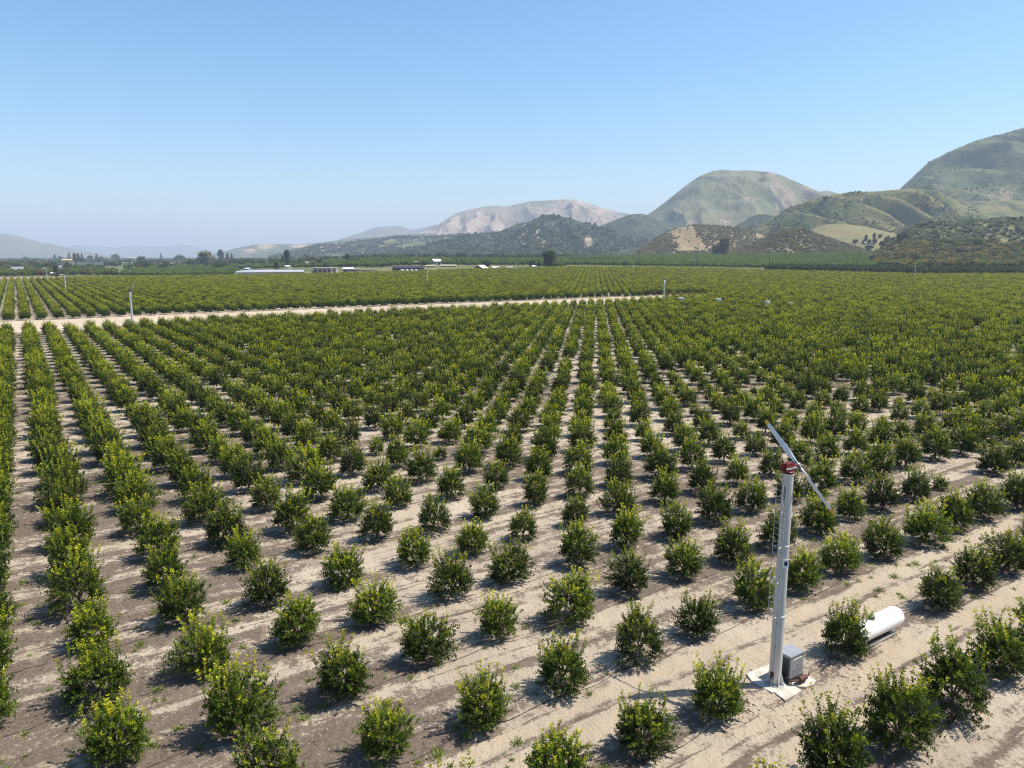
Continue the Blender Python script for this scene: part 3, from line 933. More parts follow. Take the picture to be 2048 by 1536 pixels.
# weeds and clods near the camera
def weeds():
    g = np.random.default_rng(77)
    P = []; D = []; S = []; L = []; W = []
    n = 60
    a = g.uniform(0, 6.28, n)
    d = unit(np.stack([np.cos(a), np.sin(a), g.uniform(.3, 1.6, n)], 1))
    p = np.stack([g.normal(size=n) * .13, g.normal(size=n) * .13, np.zeros(n)], 1)
    V, Q = leaves_np(p, d, unit(np.cross(d, [0, 0, 1.])), g.uniform(.1, .28, n), g.uniform(.02, .06, n))
    pr = proto(mesh_np('weed', V, Q, FOL_MID, False, {'leaf_tone': ('FACE', g.uniform(.4, 1, n))}))
    N_ = 9000
    i = g.uniform(-4, 38, N_); j = g.uniform(-14, 22, N_)
    dens = vnoise(i * .35, j * .35, 21) + .25 * (j < -1) + .12 * (np.abs(i - np.round(i)) < .2)
    k = dens > .70
    i, j = i[k], j[k]
    X = O0[0] + i * V1[0] + j * V2[0]; Y = O0[1] + i * V1[1] + j * V2[1]
    pp = np.hypot(X - POLE[0], Y - POLE[1]) > 2.6
    X, Y = X[pp], Y[pp]
    scatter('weeds', np.stack([X, Y, ground_z(X, Y)], 1), g.uniform(0, 6.28, len(X)), g.uniform(.5, 1.35, len(X)), np.zeros(len(X)), [pr],
            'sparse low green weeds on the dry soil between rows', 'weeds')
    b = bmesh.new(); bmesh.ops.create_icosphere(b, subdivisions=2, radius=1)
    for v in b.verts: v.co *= 1 + .35 * (float(vnoise(v.co.x * 2 + 9, v.co.y * 2 + v.co.z * 3, 5)) - .5)
    for v in b.verts: v.co.z *= .7
    me = bpy.data.meshes.new('clod'); b.to_mesh(me); b.free()
    me.materials.append(simple_mat('dry clods', (.40, .31, .22), .95, .1, 0, .25, 2, .4))
    cp = proto(me)
    n = 900
    a = g.uniform(0, 6.28, n); q = g.normal(2.9, .55, n)
    X = POLE[0] + .9 + q * np.cos(a) * 1.15; Y = POLE[1] + q * np.sin(a) * .95
    lx = (X - POLE[0]) * math.cos(ROT) + (Y - POLE[1]) * math.sin(ROT); ly = -(X - POLE[0]) * math.sin(ROT) + (Y - POLE[1]) * math.cos(ROT)
    k = ~((lx > -.95) & (lx < 2.0) & (ly > -1.25) & (ly < 1.35)) & (ly < 1.5)
    X, Y = X[k], Y[k]
    X2 = g.uniform(-32, 42, 15000); Y2 = 22 + 45 * g.uniform(0, 1, 15000) ** 1.4
    kk = vnoise(X2 * .5, Y2 * .5, 91) + g.uniform(-.2, .2, 15000) > .5
    X2, Y2 = X2[kk], Y2[kk]
    X = np.concatenate([X, X2]); Y = np.concatenate([Y, Y2])
    sc = np.concatenate([g.uniform(.02, .085, k.sum()), g.uniform(.012, .042, len(X2))])
    scatter('soil_clods', np.stack([X, Y, ground_z(X, Y)], 1), g.uniform(0, 6.28, len(X)), sc, np.zeros(len(X)), [cp],
            'loose dry clods of soil heaped round the concrete pad', 'soil clods')
weeds()
#PART2
# ------------------------------------------------------------------ hills
def hill_mat(name, grass, dark, earth, dk=(.48, .58), ea=(.60, .70), sc=.012, streak=(1, 1, .35), bumpd=6.0, speck=.6, dry=(.17, .14, .07), crest=.55, gully=.6):
    m, nt, out = new_mat(name)
    N = NT(nt)
    pos = N.n('ShaderNodeTexCoord').outputs['Object']
    big = N.noise(N.mapped(pos, (sc * .5, sc * .5, sc * .8)), 1.0, 4, .6)
    med = N.noise(N.mapped(pos, (sc * 1.6 * streak[0], sc * 1.6 * streak[1], sc * 1.6 * streak[2])), 1.0, 6, .62, .4)
    fin = N.noise(N.mapped(pos, (sc * 9, sc * 9, sc * 9)), 1.0, 4, .65)
    g = N.mix(N.rng(big, .35, .65), grass, dry)
    g = N.mix(N.rng(fin, .3, .7, 0, .35), g, tuple(c * .55 for c in grass))
    e = N.math('ADD', N.math('MULTIPLY', med, .7), N.math('MULTIPLY', big, .3))
    c = N.mix(N.rng(e, ea[0], ea[1]), g, earth)
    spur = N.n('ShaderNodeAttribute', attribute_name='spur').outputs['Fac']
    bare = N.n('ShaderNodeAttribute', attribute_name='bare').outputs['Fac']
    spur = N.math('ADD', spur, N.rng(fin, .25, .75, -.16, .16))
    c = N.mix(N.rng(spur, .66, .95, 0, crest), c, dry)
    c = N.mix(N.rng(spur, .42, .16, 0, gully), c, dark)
    bn = N.math('ADD', bare, N.rng(N.noise(N.mapped(pos, (sc * 6, sc * 2.5, sc * 1.5)), 1.0, 5, .65, .5), .3, .7, -.55, .35))
    bf = N.rng(bn, .18, .5)
    dn = N.math('ADD', N.math('MULTIPLY', N.noise(N.mapped(pos, (sc * 1.2, sc * 1.2, sc * 1.2), (0, 0, 0), (7, 3, 5)), 1.0, 6, .66), .75), N.math('MULTIPLY', fin, .25))
    c = N.mix(N.rng(dn, dk[0], dk[1]), c, dark)
    vo = N.n('ShaderNodeTexVoronoi'); vo.inputs['Scale'].default_value = 1.0
    N.l(N.mapped(pos, (.11, .11, .11)), vo.inputs['Vector'])
    sp = N.math('MULTIPLY', N.rng(vo.outputs['Distance'], .42, .22), N.rng(fin, .42, .6, 0, speck))
    c = N.mix(sp, c, tuple(x * .8 for x in dark))
    c = N.mix(bf, c, N.mix(N.rng(fin, .35, .7), earth, tuple(x * .62 for x in earth)))
    h = N.math('ADD', N.math('MULTIPLY', med, 2.2), N.math('ADD', N.math('MULTIPLY', fin, .7), N.math('MULTIPLY', sp, .35)))
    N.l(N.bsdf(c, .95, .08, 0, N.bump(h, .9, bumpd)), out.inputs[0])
    return m

HILLS = {}
def hill(name, prof, D, foot, back, mat, label, gul=.22, gfreq=1 / 160., shape='s', rough=.05, seed=1, skew=0.0, nx=260, ny=110, base=None, bare=(), per=False):
    prof = sorted(prof)
    pxs = np.array([p[0] for p in prof], float); pys = np.array([p[1] for p in prof], float)
    a0, a1 = ((pxs[0] - 1024) / F, (pxs[-1] - 1024) / F)
    a = np.linspace(a0, a1, nx)
    # smooth interpolation of the ridge line
    pyi = np.interp(a, (pxs - 1024) / F, pys)
    k = max(3, nx // 60) | 1
    pad = np.pad(pyi, k // 2, 'edge')
    pyi = np.convolve(pad, np.ones(k) / k, 'valid')
    v = (pyi - 768) / F
    t = D / (CT - v * ST)
    Zr = CAMH + t * (-ST - v * CT)
    Xr = a * t
    b0 = float(zt(0, D)) - 6 if base is None else base
    Zr = np.maximum(Zr, b0)
    sf = np.linspace(0, 1, int(ny * .68)); sb = np.linspace(1, 0, int(ny * .32) + 1)[1:]
    Yf = foot + (D - foot) * sf; Yb = D + back * (1 - sb)
    Yr = np.concatenate([Yf, Yb]); s = np.concatenate([sf, sb])
    if shape == 's': fs = s * s * (3 - 2 * s)
    elif shape == 'dome': fs = np.sin(s * math.pi / 2) ** 1.25
    elif shape == 'lin': fs = s ** 1.15
    else: fs = s ** 1.6
    S, A_ = np.meshgrid(s, a, indexing='ij'); FS = fs[:, None]
    Yg = Yr[:, None] + 0 * A_
    Xg = (Xr / D)[None, :] * Yg
    Hh = (Zr - b0)[None, :]
    u = (Xg + skew * (Yg - D)) * gfreq
    u = u + (.28 if per else .55) * fbm(Xg * gfreq * .7, Yg * gfreq * .7, seed + 3, 3)
    rid = 1 - np.abs(2 * vnoise(u, Yg * gfreq * .22, seed) - 1)
    if per: rid = 1 - np.abs(2 * (u - np.floor(u)) - 1) * (.75 + .5 * vnoise(np.floor(u) * 3.7, 0 * u, seed + 2)); rid = np.clip(rid, 0, 1)
    rid = .72 * rid + .28 * (1 - np.abs(2 * vnoise(u * 2.3, Yg * gfreq * .6, seed + 9) - 1))
    rid0 = .7 * rid + .3 * (1 - np.abs(2 * vnoise(u * 2.3, Yg * gfreq * .6, seed + 9) - 1))
    env = np.clip(S * (1 - S ** 3) * 1.9, 0, 1)
    Z = b0 + Hh * (FS - gul * (1 - rid) * env) + Hh * rough * fbm(Xg * gfreq * 2.5, Yg * gfreq * 2.5, seed + 5, 5) * np.clip(S * 3, 0, 1) * (.25 + .75 * (1 - S ** 4))
    Z = np.maximum(Z, b0)
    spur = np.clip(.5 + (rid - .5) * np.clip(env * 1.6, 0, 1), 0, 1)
    qx, qy = project(Xg, Yg, Z)
    br = np.zeros_like(Z)
    for bx, by, rx, ry in bare:
        br = np.maximum(br, np.exp(-(((qx - bx) / rx) ** 2 + ((qy - by) / ry) ** 2)))
    n = nx; mrows = len(Yr)
    k0 = np.arange(mrows - 1)[:, None] * n; q = np.arange(n - 1)[None]
    aa = k0 + q
    Q = np.stack([aa, aa + 1, aa + 1 + n, aa + n], -1).reshape(-1, 4)
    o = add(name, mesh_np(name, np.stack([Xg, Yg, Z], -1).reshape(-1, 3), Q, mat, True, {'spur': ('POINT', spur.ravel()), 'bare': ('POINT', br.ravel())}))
    HILLS[label] = (Xg, Yg, Z)
    return tag(o, label, None, None, 'structure')

GR = (.085, .095, .035)
m_far = hill_mat('far blue hills', (0.130, 0.130, 0.078), (0.065, 0.078, 0.052), (0.338, 0.260, 0.182), (.50, .62), (.60, .72), .004, (1, 1, .4), 20, .0)
m_big = hill_mat('grassy chaparral mountain', (0.095, 0.122, 0.052), (0.055, 0.075, 0.042), (0.312, 0.247, 0.156), (.52, .60), (.62, .74), .010, (1, 1, .4), 9, .5, (0.125, 0.13, 0.062))
m_dome = hill_mat('dome mountain grass', (0.112, 0.138, 0.066), (0.058, 0.082, 0.052), (0.285, 0.232, 0.165), (.56, .66), (.60, .70), .0075, (1.4, .5, .22), 10, .4, (0.195, 0.182, 0.098))
m_pink = hill_mat('eroded mountain', (0.143, 0.150, 0.078), (0.072, 0.091, 0.058), (.40, .31, .235), (.55, .66), (.60, .70), .0055, (1.6, .5, .25), 14, .2, (0.286, 0.215, 0.150))
m_dark = hill_mat('dark chaparral hill', (0.072, 0.091, 0.046), (0.029, 0.044, 0.025), (0.468, 0.364, 0.234), (.40, .52), (.66, .72), .014, (1.2, .6, .4), 8, .8, (0.117, 0.117, 0.058))
m_low = hill_mat('low scrub hills', (0.111, 0.130, 0.058), (0.039, 0.060, 0.034), (0.442, 0.338, 0.208), (.46, .54), (.64, .72), .011, (1, 1, .6), 8, .7, (0.182, 0.163, 0.078))
m_ridge = hill_mat('spurred grass ridge', (0.128, 0.145, 0.05), (0.052, 0.075, 0.034), (0.286, 0.234, 0.117), (.50, .58), (.60, .72), .014, (1, 1, .5), 6, .55, (0.215, 0.182, 0.078), crest=.7, gully=.8)
m_past = hill_mat('dry pasture', (0.138, 0.145, 0.058), (0.117, 0.130, 0.052), (0.351, 0.280, 0.143), (.72, .82), (.55, .75), .008, (1, 1, 1), 2, .05, (0.20, 0.165, 0.08))
m_tan = hill_mat('bare tan slope', (0.215, 0.165, 0.095), (0.156, 0.130, 0.065), (0.28, 0.21, 0.13), (.66, .74), (.5, .7), .012, (1, 1, .6), 3, .15, (0.273, 0.215, 0.117))
m_brush = hill_mat('brush hill', (0.179, 0.195, 0.083), (0.046, 0.061, 0.029), (0.260, 0.208, 0.117), (.45, .55), (.64, .72), .02, (1, 1, 1), 4, .8, (0.247, 0.202, 0.104))

hill('hills', [(100, 503), (150, 490), (180, 491), (230, 495), (270, 492), (300, 493), (330, 494), (360, 489), (380, 491), (410, 498), (450, 505), (540, 512)], 17000, 14000, 2500, m_far, 'faint pale blue hills at the far end of the valley', .12, 1 / 700., 's', .05, 3, nx=160, ny=50)
hill('hills', [(-900, 514), (-650, 470), (-420, 438), (-200, 448), (-100, 458), (0, 467), (20, 468), (40, 473), (80, 484), (120, 492), (150, 498), (180, 504), (230, 513), (260, 516)], 9500, 6800, 2000, m_far, 'hazy lavender hills beyond the valley', .3, 1 / 500., 's', .06, 11, nx=200, ny=70)
hill('hills', [(620, 500), (690, 475), (720, 466), (750, 455), (780, 452), (800, 452), (825, 460), (850, 455), (870, 450), (900, 448), (960, 460), (1040, 490)], 11000, 8800, 2000, m_far, 'bluish twin peak behind the pale cliffs', .25, 1 / 500., 's', .05, 21, nx=160, ny=60)
hill('hills', [(400, 514), (440, 505), (470, 497), (500, 491), (520, 488), (560, 489), (600, 488), (640, 486), (690, 478), (740, 475), (800, 470), (860, 466), (920, 474), (980, 500)], 6800, 5200, 1200, m_low, 'low rounded hills with bare patches', .42, 1 / 230., 's', .08, 31, nx=240, ny=80, bare=[(530, 492, 16, 7), (500, 501, 14, 4), (600, 492, 20, 4)])
hill('hills', [(690, 500), (760, 478), (800, 472), (850, 462), (880, 447), (905, 430), (930, 420), (960, 415), (990, 411), (1010, 413), (1040, 406), (1070, 402), (1100, 401), (1140, 398), (1170, 404), (1200, 415), (1235, 424), (1260, 428), (1300, 440), (1400, 480)], 7200, 5400, 1500, m_pink, 'long mountain with pale pinkish eroded cliffs', .55, 1 / 240., 'dome', .06, 41, nx=420, ny=140, bare=[(905, 440, 26, 18), (950, 440, 25, 22), (1000, 452, 14, 14), (925, 460, 40, 14), (1150, 408, 30, 10), (1200, 420, 30, 7), (1110, 430, 10, 22), (1180, 436, 14, 12), (860, 466, 20, 8)])
hill('hills', [(1580, 410), (1640, 384), (1655, 381), (1675, 387), (1720, 412)], 6500, 5400, 900, m_dome, 'small shoulder behind the domed mountain', .2, 1 / 300., 's', .05, 51, nx=60, ny=40)
hill('hills', [(1190, 480), (1240, 456), (1290, 432), (1310, 420), (1340, 396), (1370, 372), (1400, 352), (1425, 342), (1450, 340), (1490, 340), (1530, 342), (1560, 349), (1585, 360), (1610, 372), (1640, 384), (1680, 402), (1740, 432), (1820, 470)], 4400, 3200, 900, m_dome, 'large domed green mountain with bare streaks', .40, 1 / 190., 'dome', .045, 61, .15, nx=420, ny=150, bare=[(1550, 372, 14, 16), (1570, 400, 16, 22), (1590, 430, 12, 20), (1560, 440, 14, 16), (1450, 440, 9, 14), (1610, 380, 12, 8), (1385, 445, 6, 10), (1500, 398, 20, 5), (1540, 350, 12, 6)])
hill('hills', [(1640, 490), (1700, 455), (1750, 424), (1790, 388), (1800, 378), (1835, 345), (1862, 320), (1900, 303), (1940, 288), (1975, 276), (2010, 266), (2048, 255), (2120, 235), (2220, 220), (2350, 235), (2500, 290), (2700, 400), (2880, 480), (3050, 514)], 3300, 2350, 800, m_big, 'tall dark green mountain at the edge of the valley', .42, 1 / 170., 'dome', .05, 71, .45, nx=420, ny=150, bare=[(2010, 392, 14, 14), (1985, 398, 8, 8)])
hill('hills', [(1140, 478), (1200, 451), (1240, 436), (1265, 429), (1285, 427), (1310, 437), (1340, 448), (1390, 475)], 3600, 3000, 500, m_dark, 'dark green hillock in front of the domed mountain', .2, 1 / 150., 's', .08, 81, nx=140, ny=70)
hill('hills', [(540, 515), (600, 499), (640, 489), (680, 486), (720, 479), (760, 475), (800, 474), (850, 471), (900, 469), (960, 467), (1000, 465), (1060, 470), (1130, 490)], 4200, 3000, 800, m_low, 'scrubby foothills with scattered houses', .42, 1 / 150., 's', .10, 91, nx=300, ny=110, bare=[(672, 492, 10, 5), (652, 503, 10, 3), (900, 486, 22, 5), (950, 478, 12, 4), (805, 497, 12, 3), (640, 490, 16, 5)])
hill('hills', [(740, 510), (830, 494), (900, 478), (960, 467), (1000, 462), (1030, 450), (1060, 442), (1090, 431), (1110, 430), (1140, 436), (1170, 446), (1200, 452), (1230, 463), (1260, 474), (1300, 482), (1360, 490), (1430, 510)], 2900, 2150, 600, m_dark, 'steep dark hill covered in chaparral with cliffs', .42, 1 / 120., 'lin', .09, 101, .2, nx=340, ny=130, bare=[(1048, 478, 7, 10), (1056, 462, 6, 10), (1076, 468, 6, 10), (1083, 488, 7, 8), (1176, 482, 7, 10), (1062, 450, 5, 6)])
hill('hills', [(1440, 470), (1480, 447), (1510, 430), (1530, 428), (1550, 432), (1580, 450), (1620, 470)], 2700, 2300, 300, m_dark, 'small dark knoll between the ridge and the domed mountain', .2, 1 / 100., 's', .08, 111, nx=80, ny=50)
hill('hills', [(1390, 505), (1460, 482), (1500, 459), (1540, 437), (1580, 415), (1620, 400), (1660, 390), (1700, 384), (1750, 383), (1800, 379), (1840, 377), (1870, 380), (1900, 392), (1930, 410), (1960, 425), (2010, 448), (2080, 480)], 2150, 1580, 450, m_ridge, 'green ridge with pale slanting spurs', .42, 1 / 112., 's', .03, 121, .42, nx=420, ny=150, per=True)
hill('hills', [(1820, 455), (1880, 420), (1910, 409), (1950, 403), (2000, 401), (2048, 402), (2120, 400), (2250, 420), (2400, 460), (2560, 512)], 2500, 1900, 500, m_ridge, 'gentle grass shelf below the tall mountain', .10, 1 / 140., 's', .05, 131, nx=180, ny=70)
hill('hills', [(1545, 507), (1600, 472), (1625, 457), (1650, 449), (1690, 448), (1730, 453), (1780, 465), (1820, 480), (1870, 503)], 1800, 1420, 250, m_past, 'smooth dry pasture knoll below the ridge', .10, 1 / 120., 's', .03, 141, nx=160, ny=80)
hill('hills', [(1270, 505), (1320, 472), (1350, 457), (1385, 450), (1440, 452), (1500, 460), (1550, 480), (1600, 503)], 1980, 1480, 300, m_tan, 'bare tan slope with young orchard', .22, 1 / 110., 's', .05, 151, nx=180, ny=80)
hill('hills', [(1440, 515), (1490, 494), (1530, 478), (1560, 465), (1590, 458), (1620, 464), (1660, 480), (1700, 492), (1760, 513)], 1600, 1330, 220, m_brush, 'low olive brown hill planted with orchard', .08, 1 / 90., 's', .05, 161, nx=150, ny=70)
hill('hills', [(1040, 520), (1150, 517), (1300, 513), (1440, 511), (1500, 508.5), (1600, 506.5), (1700, 505.5), (1780, 507), (1860, 516)], 1500, 1020, 120, m_brush, 'gentle orchard slope at the foot of the brown hills', .02, 1 / 160., 'lin', .03, 181, nx=160, ny=60)
hill('hills', [(1660, 540), (1740, 512), (1770, 496), (1800, 470), (1830, 452), (1850, 446), (1880, 447), (1920, 447), (1980, 441), (2048, 437), (2150, 425), (2300, 430), (2500, 470), (2650, 515), (2760, 545)], 1300, 850, 350, m_brush, 'near brush covered hill at the edge of the orchard', .30, 1 / 85., 's', .06, 171, .2, nx=300, ny=130)

def hill_points(label, n, seed, keep=None):
    Xg, Yg, Z = HILLS[label]
    g = np.random.default_rng(seed)
    m, k = Xg.shape
    r = g.uniform(0, m * .72 - 1.01, n); c = g.uniform(0, k - 1.01, n)
    ri = r.astype(int); ci = c.astype(int); fr = r - ri; fc = c - ci
    def bl(A): return (A[ri, ci] * (1 - fr) * (1 - fc) + A[ri + 1, ci] * fr * (1 - fc) + A[ri, ci + 1] * (1 - fr) * fc + A[ri + 1, ci + 1] * fr * fc)
    X, Y, Zz = bl(Xg), bl(Yg), bl(Z)
    ok = Zz > zt(X, Y) - .5
    if keep is not None: ok &= keep(X, Y, Zz, *project(X, Y, Zz), g)
    return np.stack([X, Y, Zz], 1)[ok]

# ------------------------------------------------------------------ masses of far vegetation
SH = lambda m, s: proto(clump_crown('shrub', s, m, shape_shrub, 260, .20))
SHG = [SH(FOL_GREY, 1), SH(FOL_GREY, 2)]; SHB = [SH(FOL_BROWN, 3), SH(FOL_BROWN, 4)]; SHD = [SH(FOL_DARK, 5), SH(FOL_DARK, 6)]; SHM = [SH(FOL_MID, 7), SH(FOL_MID, 8)]
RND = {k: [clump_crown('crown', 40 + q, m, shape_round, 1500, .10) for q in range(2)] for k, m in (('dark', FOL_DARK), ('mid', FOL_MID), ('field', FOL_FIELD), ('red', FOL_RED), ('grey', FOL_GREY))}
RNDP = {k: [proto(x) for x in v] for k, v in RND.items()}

def mass(name, pts, size, protos, label, cat, seed, mixp=None, flat=1.0):
    g = np.random.default_rng(seed)
    n = len(pts)
    s = g.uniform(size[0], size[1], n)
    sc = np.stack([s * g.uniform(.85, 1.2, n), s * g.uniform(.85, 1.2, n), s * flat * g.uniform(.8, 1.15, n)], 1)
    vi = g.integers(0, len(protos), n) if mixp is None else g.choice(len(protos), n, p=mixp)
    return scatter(name, pts, g.uniform(0, 6.28, n), sc, vi, protos, label, cat)

L_ = 'near brush covered hill at the edge of the orchard'
p1 = hill_points(L_, 9000, 1, lambda X, Y, Z, px, py, g: (px < 2500) & (vnoise(X / 60, Y / 60, 3) + g.uniform(-.3, .3, len(X)) > .40) & (py < 508 + g.uniform(-16, 16, len(X))) & (g.uniform(0, 1, len(X)) < .8))
mass('hillside_shrubs', p1, (3.5, 8), SHG + SHD + SHM, 'grey green chaparral shrubs over the near brush hill', 'shrubs', 1, [.42, .42, .04, .04, .04, .04])
p1 = hill_points(L_, 12000, 2, lambda X, Y, Z, px, py, g: (px < 2500) & (py > 492 + g.uniform(-10, 22, len(X)) + 14 * (vnoise(px / 40, px * 0, 8) - .5)) & (px > 1745 + g.uniform(0, 60, len(X))))
mass('hillside_trees', p1, (6, 10.5), SHB + SHD + SHM, 'olive brown flowering trees along the foot of the brush hill', 'trees', 2, [.25, .25, .15, .15, .10, .10])
p1 = hill_points('steep dark hill covered in chaparral with cliffs', 9000, 3, lambda X, Y, Z, px, py, g: (vnoise(X / 70, Y / 90, 13) + g.uniform(-.25, .25, len(X)) > .42))
mass('chaparral_shrubs', p1, (5, 12), SHD + SHG, 'dark chaparral shrubs over the steep dark hill', 'shrubs', 3, [.36, .36, .14, .14])
p1 = hill_points('scrubby foothills with scattered houses', 7000, 4, lambda X, Y, Z, px, py, g: (vnoise(X / 150, Y / 110, 23) + g.uniform(-.2, .2, len(X)) + (py - 490) * .008 > .48))
mass('foothill_trees', p1, (8, 17), SHD + SHG, 'dark trees scattered over the scrubby foothills', 'trees', 4, [.36, .36, .14, .14])
p1 = hill_points('green ridge with pale slanting spurs', 5000, 5, lambda X, Y, Z, px, py, g: (vnoise(X / 60, Y / 80, 33) + g.uniform(-.2, .2, len(X)) > .62))
mass('ridge_shrubs', p1, (2.5, 6), SHD + SHG, 'dark shrubs dotting the green ridge', 'shrubs', 5, [.3, .3, .2, .2])
p1 = hill_points('low olive brown hill planted with orchard', 6500, 6, lambda X, Y, Z, px, py, g: (g.uniform(0, 1, len(X)) < .10 + .55 * vnoise(X / 40, Y / 60, 63)))
mass('slope_orchard', p1, (4, 7.5), SHB + SHG + SHM, 'olive brown orchard trees on the low rounded hill', 'orchard', 6, [.40, .40, .10, .10, .0, .0])
p1 = hill_points('gentle orchard slope at the foot of the brown hills', 15000, 9)
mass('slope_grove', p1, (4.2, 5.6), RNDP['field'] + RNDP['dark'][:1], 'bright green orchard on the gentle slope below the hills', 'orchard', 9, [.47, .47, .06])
p1 = hill_points('bare tan slope with young orchard', 7000, 7, lambda X, Y, Z, px, py, g: ((px > 1384 + (py - 450) * .62 + g.uniform(-4, 4, len(X))) | (g.uniform(0, 1, len(X)) < .04) | (px < 1330 + (py - 462) * .7 + g.uniform(-9, 9, len(X))) | (py > 503 + g.uniform(-2, 2, len(X)))) & ((px - 1540) ** 2 / 30 ** 2 + (py - 470) ** 2 / 10 ** 2 > 1))
mass('young_orchard', p1, (3, 5.5), SHB + SHG, 'brownish young orchard trees on the bare tan slope', 'orchard', 7, [.3, .3, .2, .2])
p1 = hill_points('tall dark green mountain at the edge of the valley', 3500, 8, lambda X, Y, Z, px, py, g: (px < 2200) & (vnoise(X / 120, Y / 160, 43) + g.uniform(-.2, .2, len(X)) > .62))
mass('mountain_shrubs', p1, (4, 9), SHD + SHG, 'dark shrubs in the folds of the tall mountain', 'shrubs', 8, [.3, .3, .2, .2])

CLEAR = [(36, 13, 536, 547), (122, 12, 535, 545), (107, 5, 548, 556), (262, 6, 542, 549), (497, 7, 536, 543), (137, 14, 525, 534), (577, 8, 532, 538), (872, 12, 524, 531), (832, 8, 525, 531), (897, 17, 530, 536), (862, 10, 531, 536), (617, 8, 527, 532), (113, 6, 549, 556), (188, 3, 533, 540), (182, 30, 526, 533)]
def field_rows(poly_px, spacing, ang, seed, jit=.15):
    """lattice of points on the valley floor inside a polygon given by surveyed pixels"""
    P = np.array([ground(*p)[:2] for p in poly_px])
    lo, hi = P.min(0), P.max(0)
    g = np.random.default_rng(seed)
    c, s = math.cos(ang), math.sin(ang)
    n = int(max(hi - lo) / spacing * 1.5) + 2
    q = (np.stack(np.meshgrid(np.arange(-n, n), np.arange(-n, n)), -1).reshape(-1, 2) * [spacing, spacing * .9])
    q = q @ np.array([[c, s], [-s, c]]) + (lo + hi) / 2 + g.normal(size=(len(q), 2)) * spacing * jit
    ins = np.zeros(len(q), bool)
    for k in range(len(P)):
        (x1, y1), (x2, y2) = P[k], P[(k + 1) % len(P)]
        cr = ((y1 > q[:, 1]) != (y2 > q[:, 1]))
        with np.errstate(divide='ignore', invalid='ignore'):
            ins ^= cr & (q[:, 0] < (x2 - x1) * (q[:, 1] - y1) / (y2 - y1) + x1)
    q = q[ins]
    qx, qy = project(q[:, 0], q[:, 1], zt(q[:, 0], q[:, 1]))
    ok = np.ones(len(q), bool)
    for cx, w, y0, y1 in CLEAR: ok &= ~((np.abs(qx - cx) < w) & (qy > y0) & (qy < y1))
    q = q[ok]
    return np.stack([q[:, 0], q[:, 1], zt(q[:, 0], q[:, 1])], 1)

p1 = field_rows([(1535, 542.5), (1620, 545.5), (1850, 551.5), (2060, 551.8), (2350, 557), (2350, 546), (2060, 544), (1850, 543), (1620, 539.5), (1545, 538.5)], 6.2, .4, 11)
mass('grove_trees', p1, (6.0, 7.6), RNDP['dark'], 'dense band of dark green grove trees behind the orchard', 'grove', 11, None, .95)
p1 = field_rows([(1135, 530), (1300, 533), (1420, 534.5), (1545, 537), (1620, 536.5), (1850, 540), (1850, 526), (1500, 523), (1300, 522), (1135, 522)], 6.5, .3, 12)
mass('far_orchard', p1, (4.2, 5.2), RNDP['field'] + RNDP['dark'][:1], 'flat mid green orchard blocks before the brown hills', 'orchard', 12, [.46, .46, .08])
p1 = field_rows([(640, 536), (770, 535), (785, 532), (850, 531.5), (930, 531), (1080, 531), (1090, 535), (1135, 535), (1135, 520.5), (900, 521), (640, 525)], 8, .6, 13)
mass('far_orchard', p1, (5.0, 6.4), RNDP['field'] + RNDP['dark'], 'green orchard blocks around the farm sheds and red barn', 'orchard', 13, [.4, .4, .1, .1])
for q_, (pl, pr, mx, sz, lb) in enumerate([
        ([(-250, 555), (0, 554), (170, 551), (235, 552), (235, 544), (0, 545), (-250, 546)], RNDP['mid'] + RNDP['red'][:1], [.42, .42, .16], (4.6, 6.4), 'tall green hedge of orchard trees behind the far rows'),
        ([(240, 552.5), (465, 551.5), (480, 541), (470, 537), (300, 538), (250, 541)], RNDP['field'] + RNDP['mid'], None, (3.8, 5), 'bright green orchard block left of the greenhouse'),
        ([(-250, 543), (0, 542), (200, 541), (210, 536), (0, 537), (-250, 538)], RNDP['mid'] + RNDP['dark'], [.2, .2, .3, .3], (4.5, 6.5), 'dark green grove around the houses at the far valley side'),
        ([(250, 538), (640, 535), (640, 529), (250, 531)], RNDP['field'] + RNDP['dark'], [.35, .35, .15, .15], (4.5, 6.0), 'green orchard behind the greenhouse and eucalyptus'),
        ([(-250, 534), (200, 533), (200, 530), (-250, 530)], RNDP['field'] + RNDP['mid'], None, (4.5, 6.0), 'thin green orchard strip below the far conifers')]):
    p1 = field_rows(pl, 7.5, .5 + q_ * .2, 14 + q_)
    mass('far_orchard', p1, sz, pr, lb, 'orchard', 14 + q_, mx)
g = np.random.default_rng(15)
n = 5200
Y = 1500 * (3.4 ** g.uniform(0, 1, n)); A = g.uniform(-.9, .08, n); X = A * Y
k = vnoise(X / 160, Y / 260, 55) + g.uniform(-.18, .18, n) > .44
X, Y = X[k], Y[k]
mass('valley_trees', np.stack([X, Y, zt(X, Y)], 1), (6, 13), RNDP['dark'] + RNDP['grey'][:1] + RNDP['mid'][:1], 'mixed dark treeline far across the valley floor', 'woodland', 15, [.38, .38, .14, .10])
g = np.random.default_rng(25)
n = 4200
qx = g.uniform(-200, 640, n); qy = 518 + 22 * g.uniform(0, 1, n) ** 1.3
k = vnoise(qx / 26, qy / 2.6, 71) + g.uniform(-.12, .12, n) + .10 * ((qx > 300) & (qx < 540)) > .66
for cx, w, y0, y1 in CLEAR: k &= ~((np.abs(qx - cx) < w) & (qy > y0) & (qy < y1 + 2))
k &= ~((qx > 455) & (qy > 533))
hp = np.array([ground(a_, b_) for a_, b_ in zip(qx[k], qy[k])])
mass('hedgerow_trees', hp, (6, 12), RNDP['dark'] + RNDP['grey'][:1] + RNDP['red'][:1], 'dark clumps of trees between the far orchard blocks', 'woodland', 26, [.40, .40, .12, .08])
n = 2600
